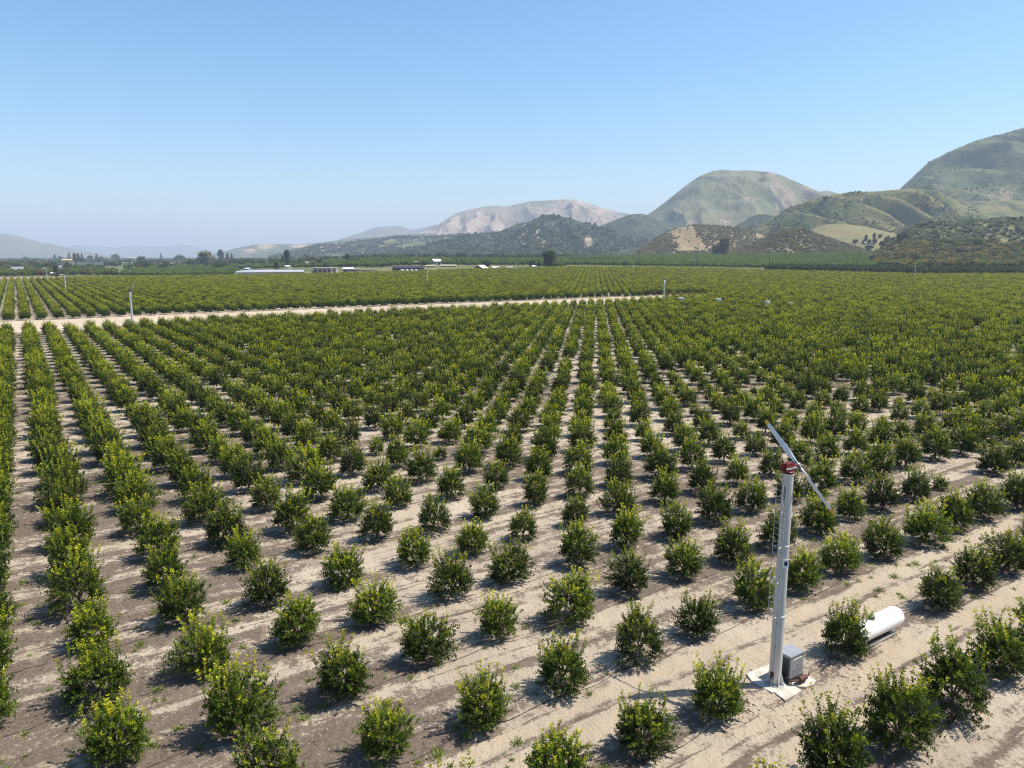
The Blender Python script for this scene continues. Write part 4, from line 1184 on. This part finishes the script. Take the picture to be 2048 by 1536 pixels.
Y = g.uniform(1500, 2250, n); A = g.uniform(.05, .62, n); X = A * Y
k = vnoise(X / 90, Y / 120, 57) + g.uniform(-.18, .18, n) > .42
X, Y = X[k], Y[k]
mass('foot_trees', np.stack([X, Y, zt(X, Y)], 1), (5, 9), RNDP['dark'] + RNDP['mid'][:1], 'dark trees along the foot of the hills', 'woodland', 16, [.4, .4, .2])

# dirt roads beyond the orchard
def far_strip(pxa, pxb, w, label, n=40):
    A = ground(*pxa); B = ground(*pxb)
    d = (B - A)[:2]; L = np.linalg.norm(d); d /= L; nn = np.array([-d[1], d[0]])
    def fn(u, v):
        X = A[0] + d[0] * u + nn[0] * v; Y = A[1] + d[1] * u + nn[1] * v
        return X, Y, zt(X, Y) + .25
    sheet('dirt_road', fn, np.linspace(0, L, n), np.linspace(-w / 2, w / 2, 3), ROADM, label)
far_strip((1255, 536), (1560, 540.5), 9, 'pale farm road behind the orchard')
far_strip((1880, 551.5), (2060, 552), 7, 'pale farm road in front of the dark grove')
far_strip((-40, 559.5), (240, 553.5), 9, 'tan farm road behind the far rows')

# ------------------------------------------------------------------ single far trees
TRK = {}
def trunk_mesh(kind):
    if kind not in TRK:
        V, Q = tubes_np([([[0, 0, -.02], [.01, 0, .3], [0, .01, .62]], [.032, .024, .012])] +
                        ([] if kind in ('cone', 'column') else [([[0, 0, .28], [.10 * math.cos(a), .10 * math.sin(a), .46], [.22 * math.cos(a), .22 * math.sin(a), .62]], [.018, .012, .005]) for a in (0, 1.3, 2.6, 3.9, 5.2)]), 6)
        TRK[kind] = mesh_np('trunk', V, Q, BARK, True)
    return TRK[kind]
def palm_meshes():
    g = np.random.default_rng(9)
    P = []; D = []; S = []; L = []; W = []
    for k in range(34):
        a = k * 2.4; e = g.uniform(-.9, 1.0)
        d0 = np.array([math.cos(a) * math.cos(e), math.sin(a) * math.cos(e), math.sin(e)])
        for t in np.linspace(.02, .14, 12):
            p = np.array([0, 0, .90]) + d0 * t + np.array([0, 0, -3.2 * t * t])
            sd_ = unit(np.cross(d0, [0, 0, 1.]))
            for s in (-1, 1): P.append(p); D.append(unit(d0 * .6 + sd_ * s + [0, 0, -.3])); S.append(unit(np.cross(d0, sd_) + .2 * d0)); L.append(.05); W.append(.012)
    V, Q = leaves_np(np.array(P), np.array(D), np.array(S), np.array(L), np.array(W))
    cr = mesh_np('crown', V, Q, FOL_DARK, False, {'leaf_tone': ('FACE', g.uniform(.2, .7, len(Q)))})
    V, Q = tubes_np([([[0, 0, 0], [.008, 0, .45], [0, 0, .90]], [.022, .017, .016])], 8)
    return cr, mesh_np('trunk', V, Q, BARK, True)
CROWN = {'round': RND['dark'], 'greyround': RND['grey'], 'midround': RND['mid'], 'redround': RND['red'],
         'tall': [clump_crown('crown', 61, FOL_DARK, shape_tall, 1800, .085)], 'talleuc': [clump_crown('crown', 62, FOL_GREY, shape_tall, 1800, .085)],
         'cone': [clump_crown('crown', 63, FOL_DARK, shape_cone, 1800, .08)], 'column': [clump_crown('crown', 64, FOL_DARK, shape_column, 1500, .06)]}
PALM = palm_meshes()
KIND = {'round': 'broadleaf_tree', 'greyround': 'broadleaf_tree', 'midround': 'broadleaf_tree', 'redround': 'broadleaf_tree', 'tall': 'tall_tree', 'talleuc': 'eucalyptus_tree', 'cone': 'conifer_tree', 'column': 'cypress_tree', 'palm': 'palm_tree'}
def surface_hit(px, py):
    """first point of ground or hill seen at this pixel"""
    best = ground(px, py)
    if best[1] > 15000: best = None
    d = ray(px, py)
    for Xg, Yg, Z in HILLS.values():
        a = Xg[0] / Yg[0]
        aa = d[0] / d[1]
        if aa < a[0] or aa > a[-1]: continue
        c = int(np.clip(np.searchsorted(a, aa) - 1, 0, len(a) - 2))
        f = (aa - a[c]) / (a[c + 1] - a[c])
        zc = Z[:, c] * (1 - f) + Z[:, c + 1] * f; yc = Yg[:, c]
        rz = CAMH + d[2] / d[1] * yc
        hit = np.nonzero(zc >= rz)[0]
        if len(hit):
            q = hit[0]
            p = np.array([0, 0, CAMH]) + d * (yc[q] / d[1])
            if best is None or p[1] < best[1]: best = np.array([p[0], p[1], zc[q]])
    return best
def far_tree(kind, px, base, top, w, label, group, seed=0):
    g = np.random.default_rng(int(px * 7 + base))
    p = surface_hit(px, base)
    z = at_depth(px, top, p[1])[2]
    H = z - p[2]
    Wd = w / F * p[1]
    if kind == 'palm': sx = H
    else: sx = Wd / {'round': .95, 'greyround': .95, 'midround': .95, 'redround': .95, 'tall': .72, 'talleuc': .72, 'cone': .66, 'column': .26}[kind]
    t = thing(KIND[kind], label, 'tree', tuple(p), g.uniform(0, 6.28), group, (sx, sx, H / (1.02 if kind == 'palm' else 1.0)))
    if kind == 'palm': add('crown', PALM[0], t); add('trunk', PALM[1], t)
    else:
        cs = CROWN[kind]
        add('crown', cs[int(px) % len(cs)], t); add('trunk', trunk_mesh(kind), t)
    return t
VG, FG, HG = 'trees standing across the valley', 'trees round the farm', 'trees on the pasture slope'
for a in [
    ('column', 113, 553, 529, 9, 'dark columnar cypress beside the small white shed', VG),
    ('round', 96, 540, 524, 22, 'low dark tree behind the two small wind machines', VG),
    ('round', 52, 523, 513, 14, 'rounded tree among hedges left of the conifers', VG),
    ('cone', 110, 522, 509, 9, 'narrow conifer leftmost of the far skyline row', VG),
    ('round', 121, 522, 511, 9, 'small round tree right of the leftmost skyline conifer', VG),
    ('cone', 139, 524, 506, 8, 'pointed conifer behind the yellow roofed house', VG),
    ('tall', 150.5, 529, 508, 10, 'dark tall tree first in the clump beside the yellow house', VG),
    ('cone', 158, 528, 507.5, 9, 'middle dark conifer in the clump beside the yellow house', VG),
    ('cone', 165, 528, 508, 8, 'last dark conifer in the clump beside the yellow house', VG),
    ('round', 181, 523, 509.5, 11, 'broad hazy tree above the long beige wall', VG),
    ('cone', 194, 523, 508, 8, 'hazy conifer above the long beige wall', VG),
    ('round', 203, 523, 512, 10, 'small hazy round tree right of the hazy conifer', VG),
    ('round', 232, 522, 507, 14, 'lone dome shaped tree on the valley skyline', VG),
    ('palm', 188.5, 537, 520, 5, 'single fan palm in front of the long beige wall', VG),
    ('round', 283, 527, 511, 16, 'wide hazy tree right of the small cream house', VG),
    ('cone', 322.5, 520, 506, 6, 'thin dark conifer poking above the far treeline', VG),
    ('round', 360, 524, 509, 22, 'broad hazy clump before the faint hills', VG),
    ('round', 382, 535, 517, 17, 'dark round tree beside the big eucalyptus', VG),
    ('talleuc', 411, 535, 502, 27, 'biggest grey green eucalyptus left of the greenhouse', VG),
    ('greyround', 426, 530, 512, 14, 'lower grey tree touching the big eucalyptus', VG),
    ('tall', 442, 526, 501, 11, 'tall hazy tree right of the big eucalyptus', VG),
    ('cone', 456, 526, 506, 9, 'hazy conifer first of two near the low hills', VG),
    ('cone', 464, 526, 508, 8, 'hazy conifer second of two near the low hills', VG),
    ('round', 486, 534, 518, 17, 'dark round tree above the greenhouse corner', VG),
    ('round', 508, 533, 520, 16, 'dark low tree behind the white greenhouse roof', VG),
    ('tall', 553, 540, 524, 9, 'dark upright tree just behind the greenhouse', VG),
    ('cone', 565.5, 531, 511.5, 10, 'short dark cone tree beside the tallest farm conifer', FG),
    ('tall', 575, 532, 501.5, 12, 'tallest dark conifer behind the greenhouse', FG),
    ('greyround', 589, 531, 516, 14, 'greyish tree right of the tallest farm conifer', FG),
    ('palm', 611, 529, 507.5, 6, 'fan palm, taller of the pair behind the farm sheds', FG),
    ('palm', 618, 529, 509, 6, 'fan palm, shorter of the pair behind the farm sheds', FG),
    ('round', 628, 529, 515, 13, 'bushy tree right of the two fan palms', FG),
    ('tall', 695, 527, 508.5, 9, 'upright dark tree above the farm sheds', FG),
    ('round', 709, 527, 515, 16, 'low tree clump right of the upright dark tree', FG),
    ('round', 768, 525, 513, 12, 'lone rounded tree in the middle orchard', FG),
    ('round', 972, 538, 518, 18, 'dark oak right behind the red barn', FG),
    ('tall', 1097, 537, 503.5, 30, 'largest dark tree standing behind the orchard edge', FG),
    ('round', 1065, 536, 518, 14, 'reddish dark small tree left of the largest dark tree', FG),
    ('round', 1078, 536, 521, 10, 'small bush tree touching the largest dark tree', FG),
    ('tall', 1447, 513, 478, 26, 'big dark tree at the foot of the tan slope', HG),
    ('round', 1432, 513, 489, 14, 'smaller dark tree left of the one at the tan slope', HG),
    ('round', 1711, 487, 478, 11, 'round dark tree leftmost on the pasture', HG),
    ('round', 1726, 488.5, 480, 5, 'tiny round tree beside the white shed on the pasture', HG),
    ('tall', 1731, 489, 471, 8, 'slim upright tree on the pasture', HG),
    ('round', 1738, 488, 479, 8, 'brownish round tree right of the slim upright one', HG),
    ('tall', 1747.5, 481, 467, 7, 'small upper tree on the pasture slope', HG),
    ('round', 1749, 490, 476, 10, 'dark round tree below the small upper tree', HG),
    ('midround', 1760, 477.5, 467.5, 9, 'umbrella shaped tree alone on the upper pasture', HG),
    ('round', 1738, 500, 489, 18, 'broad bush below the pasture shed', HG),
    ('tall', 1763, 501, 483, 10, 'dark upright tree at the brush hill edge', HG),
    ('redround', 1774, 490, 471, 14, 'reddish brown tree at the pasture edge', HG),
    ('round', 1786, 487, 473, 7, 'narrow green tree right of the reddish brown tree', HG),
    ('round', 1799, 486, 465, 13, 'dark tree, left of the pair on top of the brush hill', HG),
    ('round', 1810, 486, 464, 11, 'dark tree, right of the pair on top of the brush hill', HG),
    ('midround', 1955, 494, 474, 20, 'bright green tree among grey shrubs on the brush hill', HG),
    ('round', 1846, 456, 446, 14, 'dark tree on the top edge of the brush hill', HG),
    ('round', 2027, 444, 433, 12, 'small dark tree on the crest of the brush hill', HG),
    ('round', 1650, 400, 392, 11, 'lone round shrub tree on the skyline of the ridge', HG),
]: far_tree(*a)

# ------------------------------------------------------------------ poles, far wind machines, boxes
def utility_pole(px, base, top, label, lamp=False):
    p = surface_hit(px, base)
    H = at_depth(px, top, p[1])[2] - p[2]
    t = thing('utility_pole', label, 'utility pole', tuple(p), .4 + px * .001, 'utility poles beyond the orchard')
    m = MB(); m.tube([(0, 0, -.2), (0, 0, H * .5), (0, 0, H)], [.26, .22, .17], 8); m.build('pole', WOODP, t)
    m = MB()
    m.box((-1.5, -.09, H - .9), (1.5, .09, H - .7)); m.box((-1.1, -.09, H - 2.2), (1.1, .09, H - 2.02)); m.build('crossarm', WOODP, t)
    m = MB()
    for x in (-1.35, -.6, .6, 1.35): m.lathe([(.08, H - .7), (.10, H - .55), (.05, H - .45)], 8, Matrix.Translation((x, 0, 0)))
    m.build('insulator', DARK, t)
    if lamp:
        m = MB(); m.lathe([(.5, H - 3.4), (.55, H - 2.9), (.3, H - 2.5)], 10, Matrix.Translation((.6, 0, 0))); m.build('transformer', WHITE, t)
    return t
for a in [(1187.5, 534, 508, 'slim pole straight above the converging tree rows'), (1278, 535.5, 500, 'pole standing before the pink bare bank'), (1392.5, 536, 494, 'pole below the bare tan slope'),
          (1509.5, 537, 518, 'short pole at the start of the dark grove'), (1538, 540, 503, 'tall pole at the left end of the dark grove'), (1608.5, 541, 507, 'pole with white transformer above the dark grove'),
          (1714.5, 546, 498, 'tallest dark pole in the dark grove'), (1692, 540, 513, 'thin pole left of the tallest dark pole'), (1706, 540, 513, 'thin pole next to the tallest dark pole'),
          (1767, 510, 489, 'pole at the bottom of the brush hill'), (1038, 533, 511, 'faint pole between the red barn and the largest tree'), (589.5, 546, 519, 'dark pole beside the greenhouse end'),
          (801, 524, 509, 'thin brown pole in the middle orchard')]:
    utility_pole(a[0], a[1], a[2], a[3], 'transformer' in a[3])

def far_machine(px, yb, yaw, roll, label):
    p = ground(px, yb, 2.3)
    Yd = p[1]; X = p[0]
    wind_machine((X, Yd, float(zt(X, Yd))), .5, R(yaw), R(roll), label, False)
far_machine(264.5, 640, 47, 35, 'wind machine standing in the dirt road between the blocks')
far_machine(131.5, 580, -75, 88, 'wind machine with level blades in the far block')
far_machine(94.5, 560, -60, 70, 'smallest wind machine at the left edge of the far block')
far_machine(855, 564, 10, 15, 'wind machine with edge-on blades in front of the long dark shed')
far_machine(1327.5, 599, -30, -58, 'wind machine standing at the end of the dirt road')
far_machine(1266, 542, 5, 10, 'thin wind machine where the rows meet the farm road')
far_machine(1829.5, 554, -85, 90, 'wind machine with level blades before the dark grove')
far_machine(1032.5, 540, 0, 10, 'thin wind machine right of the white sheds')
far_machine(663, 552, 0, 5, 'thin wind machine in front of the grey farm sheds')
pw = surface_hit(1970.5, 512)
wind_machine(tuple(pw + np.array([0, 0, 1.0])), .5, R(-60), R(-40), 'wind machine among brown trees on the brush hill foot', False)

def bin_box(name, label, cat, px, py, w, d, h, mat, rz=ROT, z=0.0):
    p = ground(px, py, z)
    p[2] = float(zt(p[0], p[1]))
    t = thing(name, label, cat, tuple(p), rz)
    m = MB(); m.box((-w / 2, -d / 2, .08), (w / 2, d / 2, h), None, .03); m.build('body', mat, t)
    m = MB(); m.box((-w / 2 - .04, -d / 2 - .04, h + .003), (w / 2 + .04, d / 2 + .04, h + .10), None, .02); m.build('lid', mat, t)
    m = MB()
    for k in range(5): m.box((-w / 2 + .1 + k * (w - .3) / 4, -d / 2 - .035, .15), (-w / 2 + .2 + k * (w - .3) / 4, -d / 2 - .004, h - .1))
    m.build('rib', mat, t)
    m = MB()
    for x in (-w / 2 + .15, w / 2 - .35): m.box((x, -d / 2 + .05, -.05), (x + .2, d / 2 - .05, .078))
    m.build('skid', DARK, t)
    return t
LG = simple_mat('light grey panels', (.36, .355, .34), .6, .3, 0, .08, 1.5)
bin_box('storage_container', 'long pale grey container among the trees behind the road', 'container', 1362, 612, 6.5, 2.4, 3.2, LG, ROT + .9)
bin_box('storage_bin', 'white upright bin right of the long grey container', 'bin', 1437, 614, 2.0, 1.6, 3.3, WHITE, ROT + .9)
bin_box('storage_bin', 'small white box showing above the trees right of the upright bin', 'bin', 1534, 619, 1.6, 1.3, 3.2, WHITE, ROT)
bin_box('storage_bin', 'low flat white box showing above the trees', 'bin', 1580, 621, 2.0, 1.2, 3.0, WHITE, ROT)
bin_box('engine_box', 'blue grey engine box beside the road wind machine', 'engine box', 257.5, 652, 1.3, 1.1, 1.9, simple_mat('blue grey cabinet', (.22, .26, .36), .5, .4, 0, .1, 2), ROT)
q = ground(216, 651); propane_tank((q[0], q[1], float(zt(*q[:2]))), ROT, 'white propane tank at the row ends by the dirt road', 3.0, .5, 0)
q = ground(1264, 592); propane_tank((q[0], q[1], float(zt(*q[:2]))), ROT, 'white propane tank across the dirt road, left of two', 3.0, .5, 0)
q = ground(1291, 591); propane_tank((q[0], q[1], float(zt(*q[:2]))), ROT, 'white propane tank across the dirt road, right of two', 2.4, .5, 0)

# ------------------------------------------------------------------ farm buildings
W_GREY = simple_mat('weathered grey wall', (.33, .31, .29), .8, .2, 0, .15, 1.0, .1)
W_RED = simple_mat('red barn boards', (.30, .035, .045), .8, .2, 0, .15, 1.0, .1)
W_CREAM = simple_mat('cream wall', (.60, .47, .33), .8, .2, 0, .08, 1)
R_WHITE = simple_mat('white metal roof', (.72, .71, .70), .5, .4, .1, .06, .6)
R_GREY = simple_mat('grey roof', (.22, .22, .24), .7, .3, 0, .1, .8)
R_TAN = simple_mat('tan roof', (.52, .43, .32), .8, .2, 0, .1, .8)
R_YEL = simple_mat('yellow tile roof', (.55, .40, .18), .8, .2, 0, .1, .8)
SHADE = simple_mat('dark shade cloth', (.035, .036, .045), .7, .2, 0, .2, .6)
PLASTIC = simple_mat('white greenhouse plastic', (.58, .59, .62), .45, .4, 0, .08, .5)
GLASS = simple_mat('dark window glass', (.04, .05, .06), .15, .6, 0, .05, 1)

def building(name, label, cat, px, base, w, d, h, rh, rz, wall, roof, ndoor=1, nwin=2, group=None, p=None):
    if p is None: p = surface_hit(px, base)
    t = thing(name, label, cat, (p[0], p[1], p[2] - .1), rz, group)
    m = MB(); m.box((-w / 2, -d / 2, 0), (w / 2, d / 2, h))
    if rh > 0:
        for s in (-1, 1):
            x = s * (w / 2 - .1)
            m._add([(x, -d / 2, h), (x, d / 2, h), (x, 0, h + rh - .12), (x - s * .2, -d / 2, h), (x - s * .2, d / 2, h), (x - s * .2, 0, h + rh - .12)], [[0, 1, 2], [5, 4, 3], [0, 3, 4, 1], [1, 4, 5, 2], [2, 5, 3, 0]])
    m.build('wall', wall, t)
    m = MB(); e = .5
    if rh > 0:
        for s in (-1, 1):
            y = s * (d / 2 + e); zb = h - rh * e / (d / 2)
            m._add([(-w / 2 - e, y, zb), (w / 2 + e, y, zb), (w / 2 + e, 0, h + rh), (-w / 2 - e, 0, h + rh), (-w / 2 - e, y, zb + .15), (w / 2 + e, y, zb + .15), (w / 2 + e, 0, h + rh + .15), (-w / 2 - e, 0, h + rh + .15)],
                   [[0, 1, 2, 3], [7, 6, 5, 4], [0, 4, 5, 1], [1, 5, 6, 2], [2, 6, 7, 3], [3, 7, 4, 0]])
    else: m.box((-w / 2 - e, -d / 2 - e, h + .003), (w / 2 + e, d / 2 + e, h + .25))
    m.build('roof', roof, t)
    k = ndoor + nwin
    for q in range(k):
        x = -w / 2 + w * (q + .5) / k
        m = MB()
        if q < ndoor: m.box((x - min(1.6, w / k * .35), -d / 2 - .05, .1), (x + min(1.6, w / k * .35), -d / 2 - .003, h * .75)); m.build('door', DARK, t)
        else: m.box((x - .7, -d / 2 - .05, h * .4), (x + .7, -d / 2 - .003, h * .75)); m.build('window', GLASS, t)
    return t

def scale_at(px, base): return surface_hit(px, base)[1] / F

def px_building(name, label, cat, px, base, top, wpx, dm, roofh, rz, wall, roof, nd=1, nw=2, group=None):
    p = surface_hit(px, base)
    H = at_depth(px, top, p[1])[2] - p[2]
    building(name, label, cat, px, base, wpx / F * p[1], dm, max(H - roofh, 1.5), roofh, rz, wall, roof, nd, nw, group, p)
FB = 'farm sheds beyond the orchard'
px_building('barn', 'red barn with white metal roof beside the dark oak', 'barn', 962, 541, 530, 26, 14, 4.0, 1.15, W_RED, R_WHITE, 2, 1)
px_building('farm_shed', 'long grey open shed in the middle of the farm', 'shed', 652, 546.5, 535.5, 44, 18, .0, .1, W_GREY, R_TAN, 4, 1, FB)
px_building('farm_shed', 'grey shed with white roof right of the long open shed', 'shed', 697, 545, 535, 20, 12, 1.2, .2, W_GREY, R_WHITE, 1, 2, FB)
px_building('farm_shed', 'small white roofed lean-to beside the grey shed', 'shed', 713, 544.5, 538, 13, 10, 0, .2, W_GREY, R_WHITE, 1, 1, FB)
px_building('farm_shed', 'low long grey roof trailing right of the farm sheds', 'shed', 738, 543, 541, 30, 8, 0, .1, W_GREY, R_GREY, 1, 1, FB)
px_building('farm_shed', 'low sloping grey shed at the left of the farm', 'shed', 632, 547, 542, 16, 10, .8, .3, W_GREY, R_GREY, 1, 1, FB)
px_building('shade_house', 'long dark shade cloth house behind the white hoop tunnels', 'shade house', 817, 541, 531.5, 60, 16, 2.0, .05, SHADE, SHADE, 1, 1)
for k, x in enumerate((803, 812.3, 821.5, 830.5)):
    p = surface_hit(x, 542.3)
    t = thing('hoop_tunnel', 'white hoop tunnel, %s of four in front of the dark shade house' % ('leftmost', 'second from left', 'second from right', 'rightmost')[k], 'hoop tunnel', (p[0], p[1], p[2] - .1), .05, 'white hoop tunnels')
    r = 4.3 / F * p[1]
    m = MB()
    prof = [(r * math.cos(a), r * .85 * math.sin(a)) for a in np.linspace(0, math.pi, 13)]
    n = len(prof)
    m._add([(x_, -6, z_) for x_, z_ in prof] + [(x_, 6, z_) for x_, z_ in prof], [[q, q + 1, n + q + 1, n + q] for q in range(n - 1)] + [list(range(n)), list(range(n, 2 * n))[::-1]])
    m.build('cover', PLASTIC, t, True, 50)
    m = MB(); m.box((-.9, -6.06, .05), (.9, -6.01, r * .6)); m.build('door', GREYP, t)
# greenhouse range with saw of low white and grey bays
pA = surface_hit(535, 549)
t = thing('greenhouse', 'wide low greenhouse with white and grey roof bays', 'greenhouse', (pA[0], pA[1], pA[2] - .1), .28)
m = MB(); m.box((-30, -2, 0), (36, 58, 2.6)); m.build('wall', W_GREY, t)
for k in range(10):
    m = MB(); y0 = -3 + k * 6.2
    m._add([(-31 + k * 1.5, y0, 2.605), (37, y0, 2.605), (37, y0 + 6.1, 2.605), (-31 + k * 1.5, y0 + 6.1, 2.605), (-31 + k * 1.5, y0 + 3, 4.0), (37, y0 + 3, 4.0)], [[0, 1, 5, 4], [2, 3, 4, 5], [0, 4, 3], [1, 2, 5], [3, 2, 1, 0]])
    m.build('roof_bay', PLASTIC if k in (3, 5) else simple_mat('grey bay', (.30, .31, .36), .5, .4, 0, .05, .5), t)
px_building('packing_shed', 'white roofed low shed at the near corner of the greenhouse', 'shed', 477, 550.5, 547.5, 9, 8, 0, .2, W_GREY, R_WHITE, 1, 0, FB)
VB = 'houses across the valley'
for a in [('white_shed', 'white curved roof shed right of the dark oak', 'shed', 990, 539, 533, 13, 9, 1.4, .3, W_GREY, R_WHITE),
          ('white_shed', 'flat white shed between the oak and the thin wind machine', 'shed', 1018, 538.5, 533.5, 12, 8, .6, .1, W_GREY, R_WHITE),
          ('white_shed', 'long low white roof behind the thin wind machine', 'shed', 1042, 538, 535, 20, 9, 0, .1, W_GREY, R_WHITE),
          ('white_shed', 'small blue grey gabled shed left of the largest tree', 'shed', 1066, 537, 530.5, 9, 8, 2.2, .9, W_GREY, R_WHITE),
          ('farm_house', 'house with double white gable roof in the middle orchard', 'house', 872, 527.5, 518, 17, 12, 3.0, .6, W_GREY, R_WHITE),
          ('white_shed', 'long cream roof above the orchard left of the barn', 'shed', 897, 533.5, 529.5, 30, 9, .8, .05, W_GREY, R_TAN),
          ('white_shed', 'short cream roof left of the long cream roof', 'shed', 862, 534, 531, 17, 8, .6, .05, W_GREY, R_TAN),
          ('farm_house', 'low pale house among trees left of the double gable house', 'house', 832, 528, 522, 10, 10, 2.0, .4, W_GREY, R_TAN),
          ('farm_house', 'house with yellow tile roof beside the conifers', 'house', 137, 528, 518, 20, 14, 2.5, .2, W_CREAM, R_YEL),
          ('farm_house', 'dark roofed house half hidden at the far left', 'house', 36, 542, 533.5, 20, 13, 4.0, .5, W_GREY, R_GREY),
          ('farm_house', 'grey roofed house right of the dark cypress', 'house', 122, 540, 530.5, 17, 13, 4.0, -.4, W_GREY, R_GREY),
          ('white_shed', 'small white shed left of the dark cypress', 'shed', 107, 552.5, 544.5, 6, 6, .8, .2, W_GREY, R_WHITE),
          ('farm_house', 'small cream house on the valley skyline', 'house', 263, 520, 515, 13, 12, 2.5, .3, W_CREAM, R_TAN),
          ('white_shed', 'white roof far off right of the cream house', 'shed', 344, 525, 522, 13, 12, .8, .1, W_GREY, R_WHITE),
          ('white_shed', 'small white roof near the dark tree clump', 'shed', 262, 545.5, 541.5, 7, 7, .8, .2, W_GREY, R_WHITE),
          ('white_shed', 'white shed by the eucalyptus', 'shed', 399, 530, 521.5, 6, 10, 1.0, .6, W_GREY, R_WHITE),
          ('white_shed', 'white roof above the left part of the greenhouse', 'shed', 497, 539.5, 535.5, 9, 9, 1.2, -.3, W_GREY, R_WHITE),
          ('farm_house', 'pale house below the tallest farm conifer', 'house', 577, 535, 530.5, 10, 9, 1.5, -.4, W_GREY, R_WHITE),
          ('farm_house', 'cream house under the two fan palms', 'house', 617, 529.5, 525, 9, 10, 1.5, .1, W_CREAM, R_TAN),
          ('farm_house', 'white roofed house at the foot of the bare bank', 'house', 1315, 514, 509.5, 10, 12, 1.6, .2, W_GREY, R_WHITE),
          ('white_shed', 'small white shed on the pasture between trees', 'shed', 1729.5, 489.5, 484, 3.5, 6, .8, .2, W_CREAM, R_WHITE),
          ('farm_house', 'reddish house on the scrubby foothills', 'house', 650, 505, 501, 12, 14, 2, .2, W_CREAM, R_TAN)]:
    px_building(*a, 1, 2, VB if 'house' in a[0] else FB)
# long beige wall / raised bed in the far valley
p = surface_hit(182, 529)
t = thing('garden_wall', 'long beige wall before the far conifers', 'wall', (p[0], p[1], p[2] - .1), .05)
L = 52 / F * p[1]; h = 4.5 / F * p[1]
m = MB(); m.box((-L / 2, -.4, 0), (L / 2, .4, h)); m.build('wall_panel', R_TAN, t)
m = MB(); m.box((-L / 2 - .2, -.6, h + .003), (L / 2 + .2, .6, h + .5)); m.build('coping', W_GREY, t)

# ------------------------------------------------------------------ haze: the air of the valley
def haze():
    m, nt, out = new_mat('valley haze')
    N = NT(nt)
    v = N.n('ShaderNodeVolumePrincipled')
    v.inputs['Color'].default_value = (.72, .82, 1.0, 1)
    v.inputs['Density'].default_value = 1.0e-4
    v.inputs['Anisotropy'].default_value = .0
    N.l(v.outputs[0], out.inputs['Volume'])
    b = MB(); b.box((-21000, -400, -30), (21000, 20000, 700))
    o = b.build('haze', m)
    return tag(o, 'pale blue air filling the valley', None, None, 'stuff')
haze()
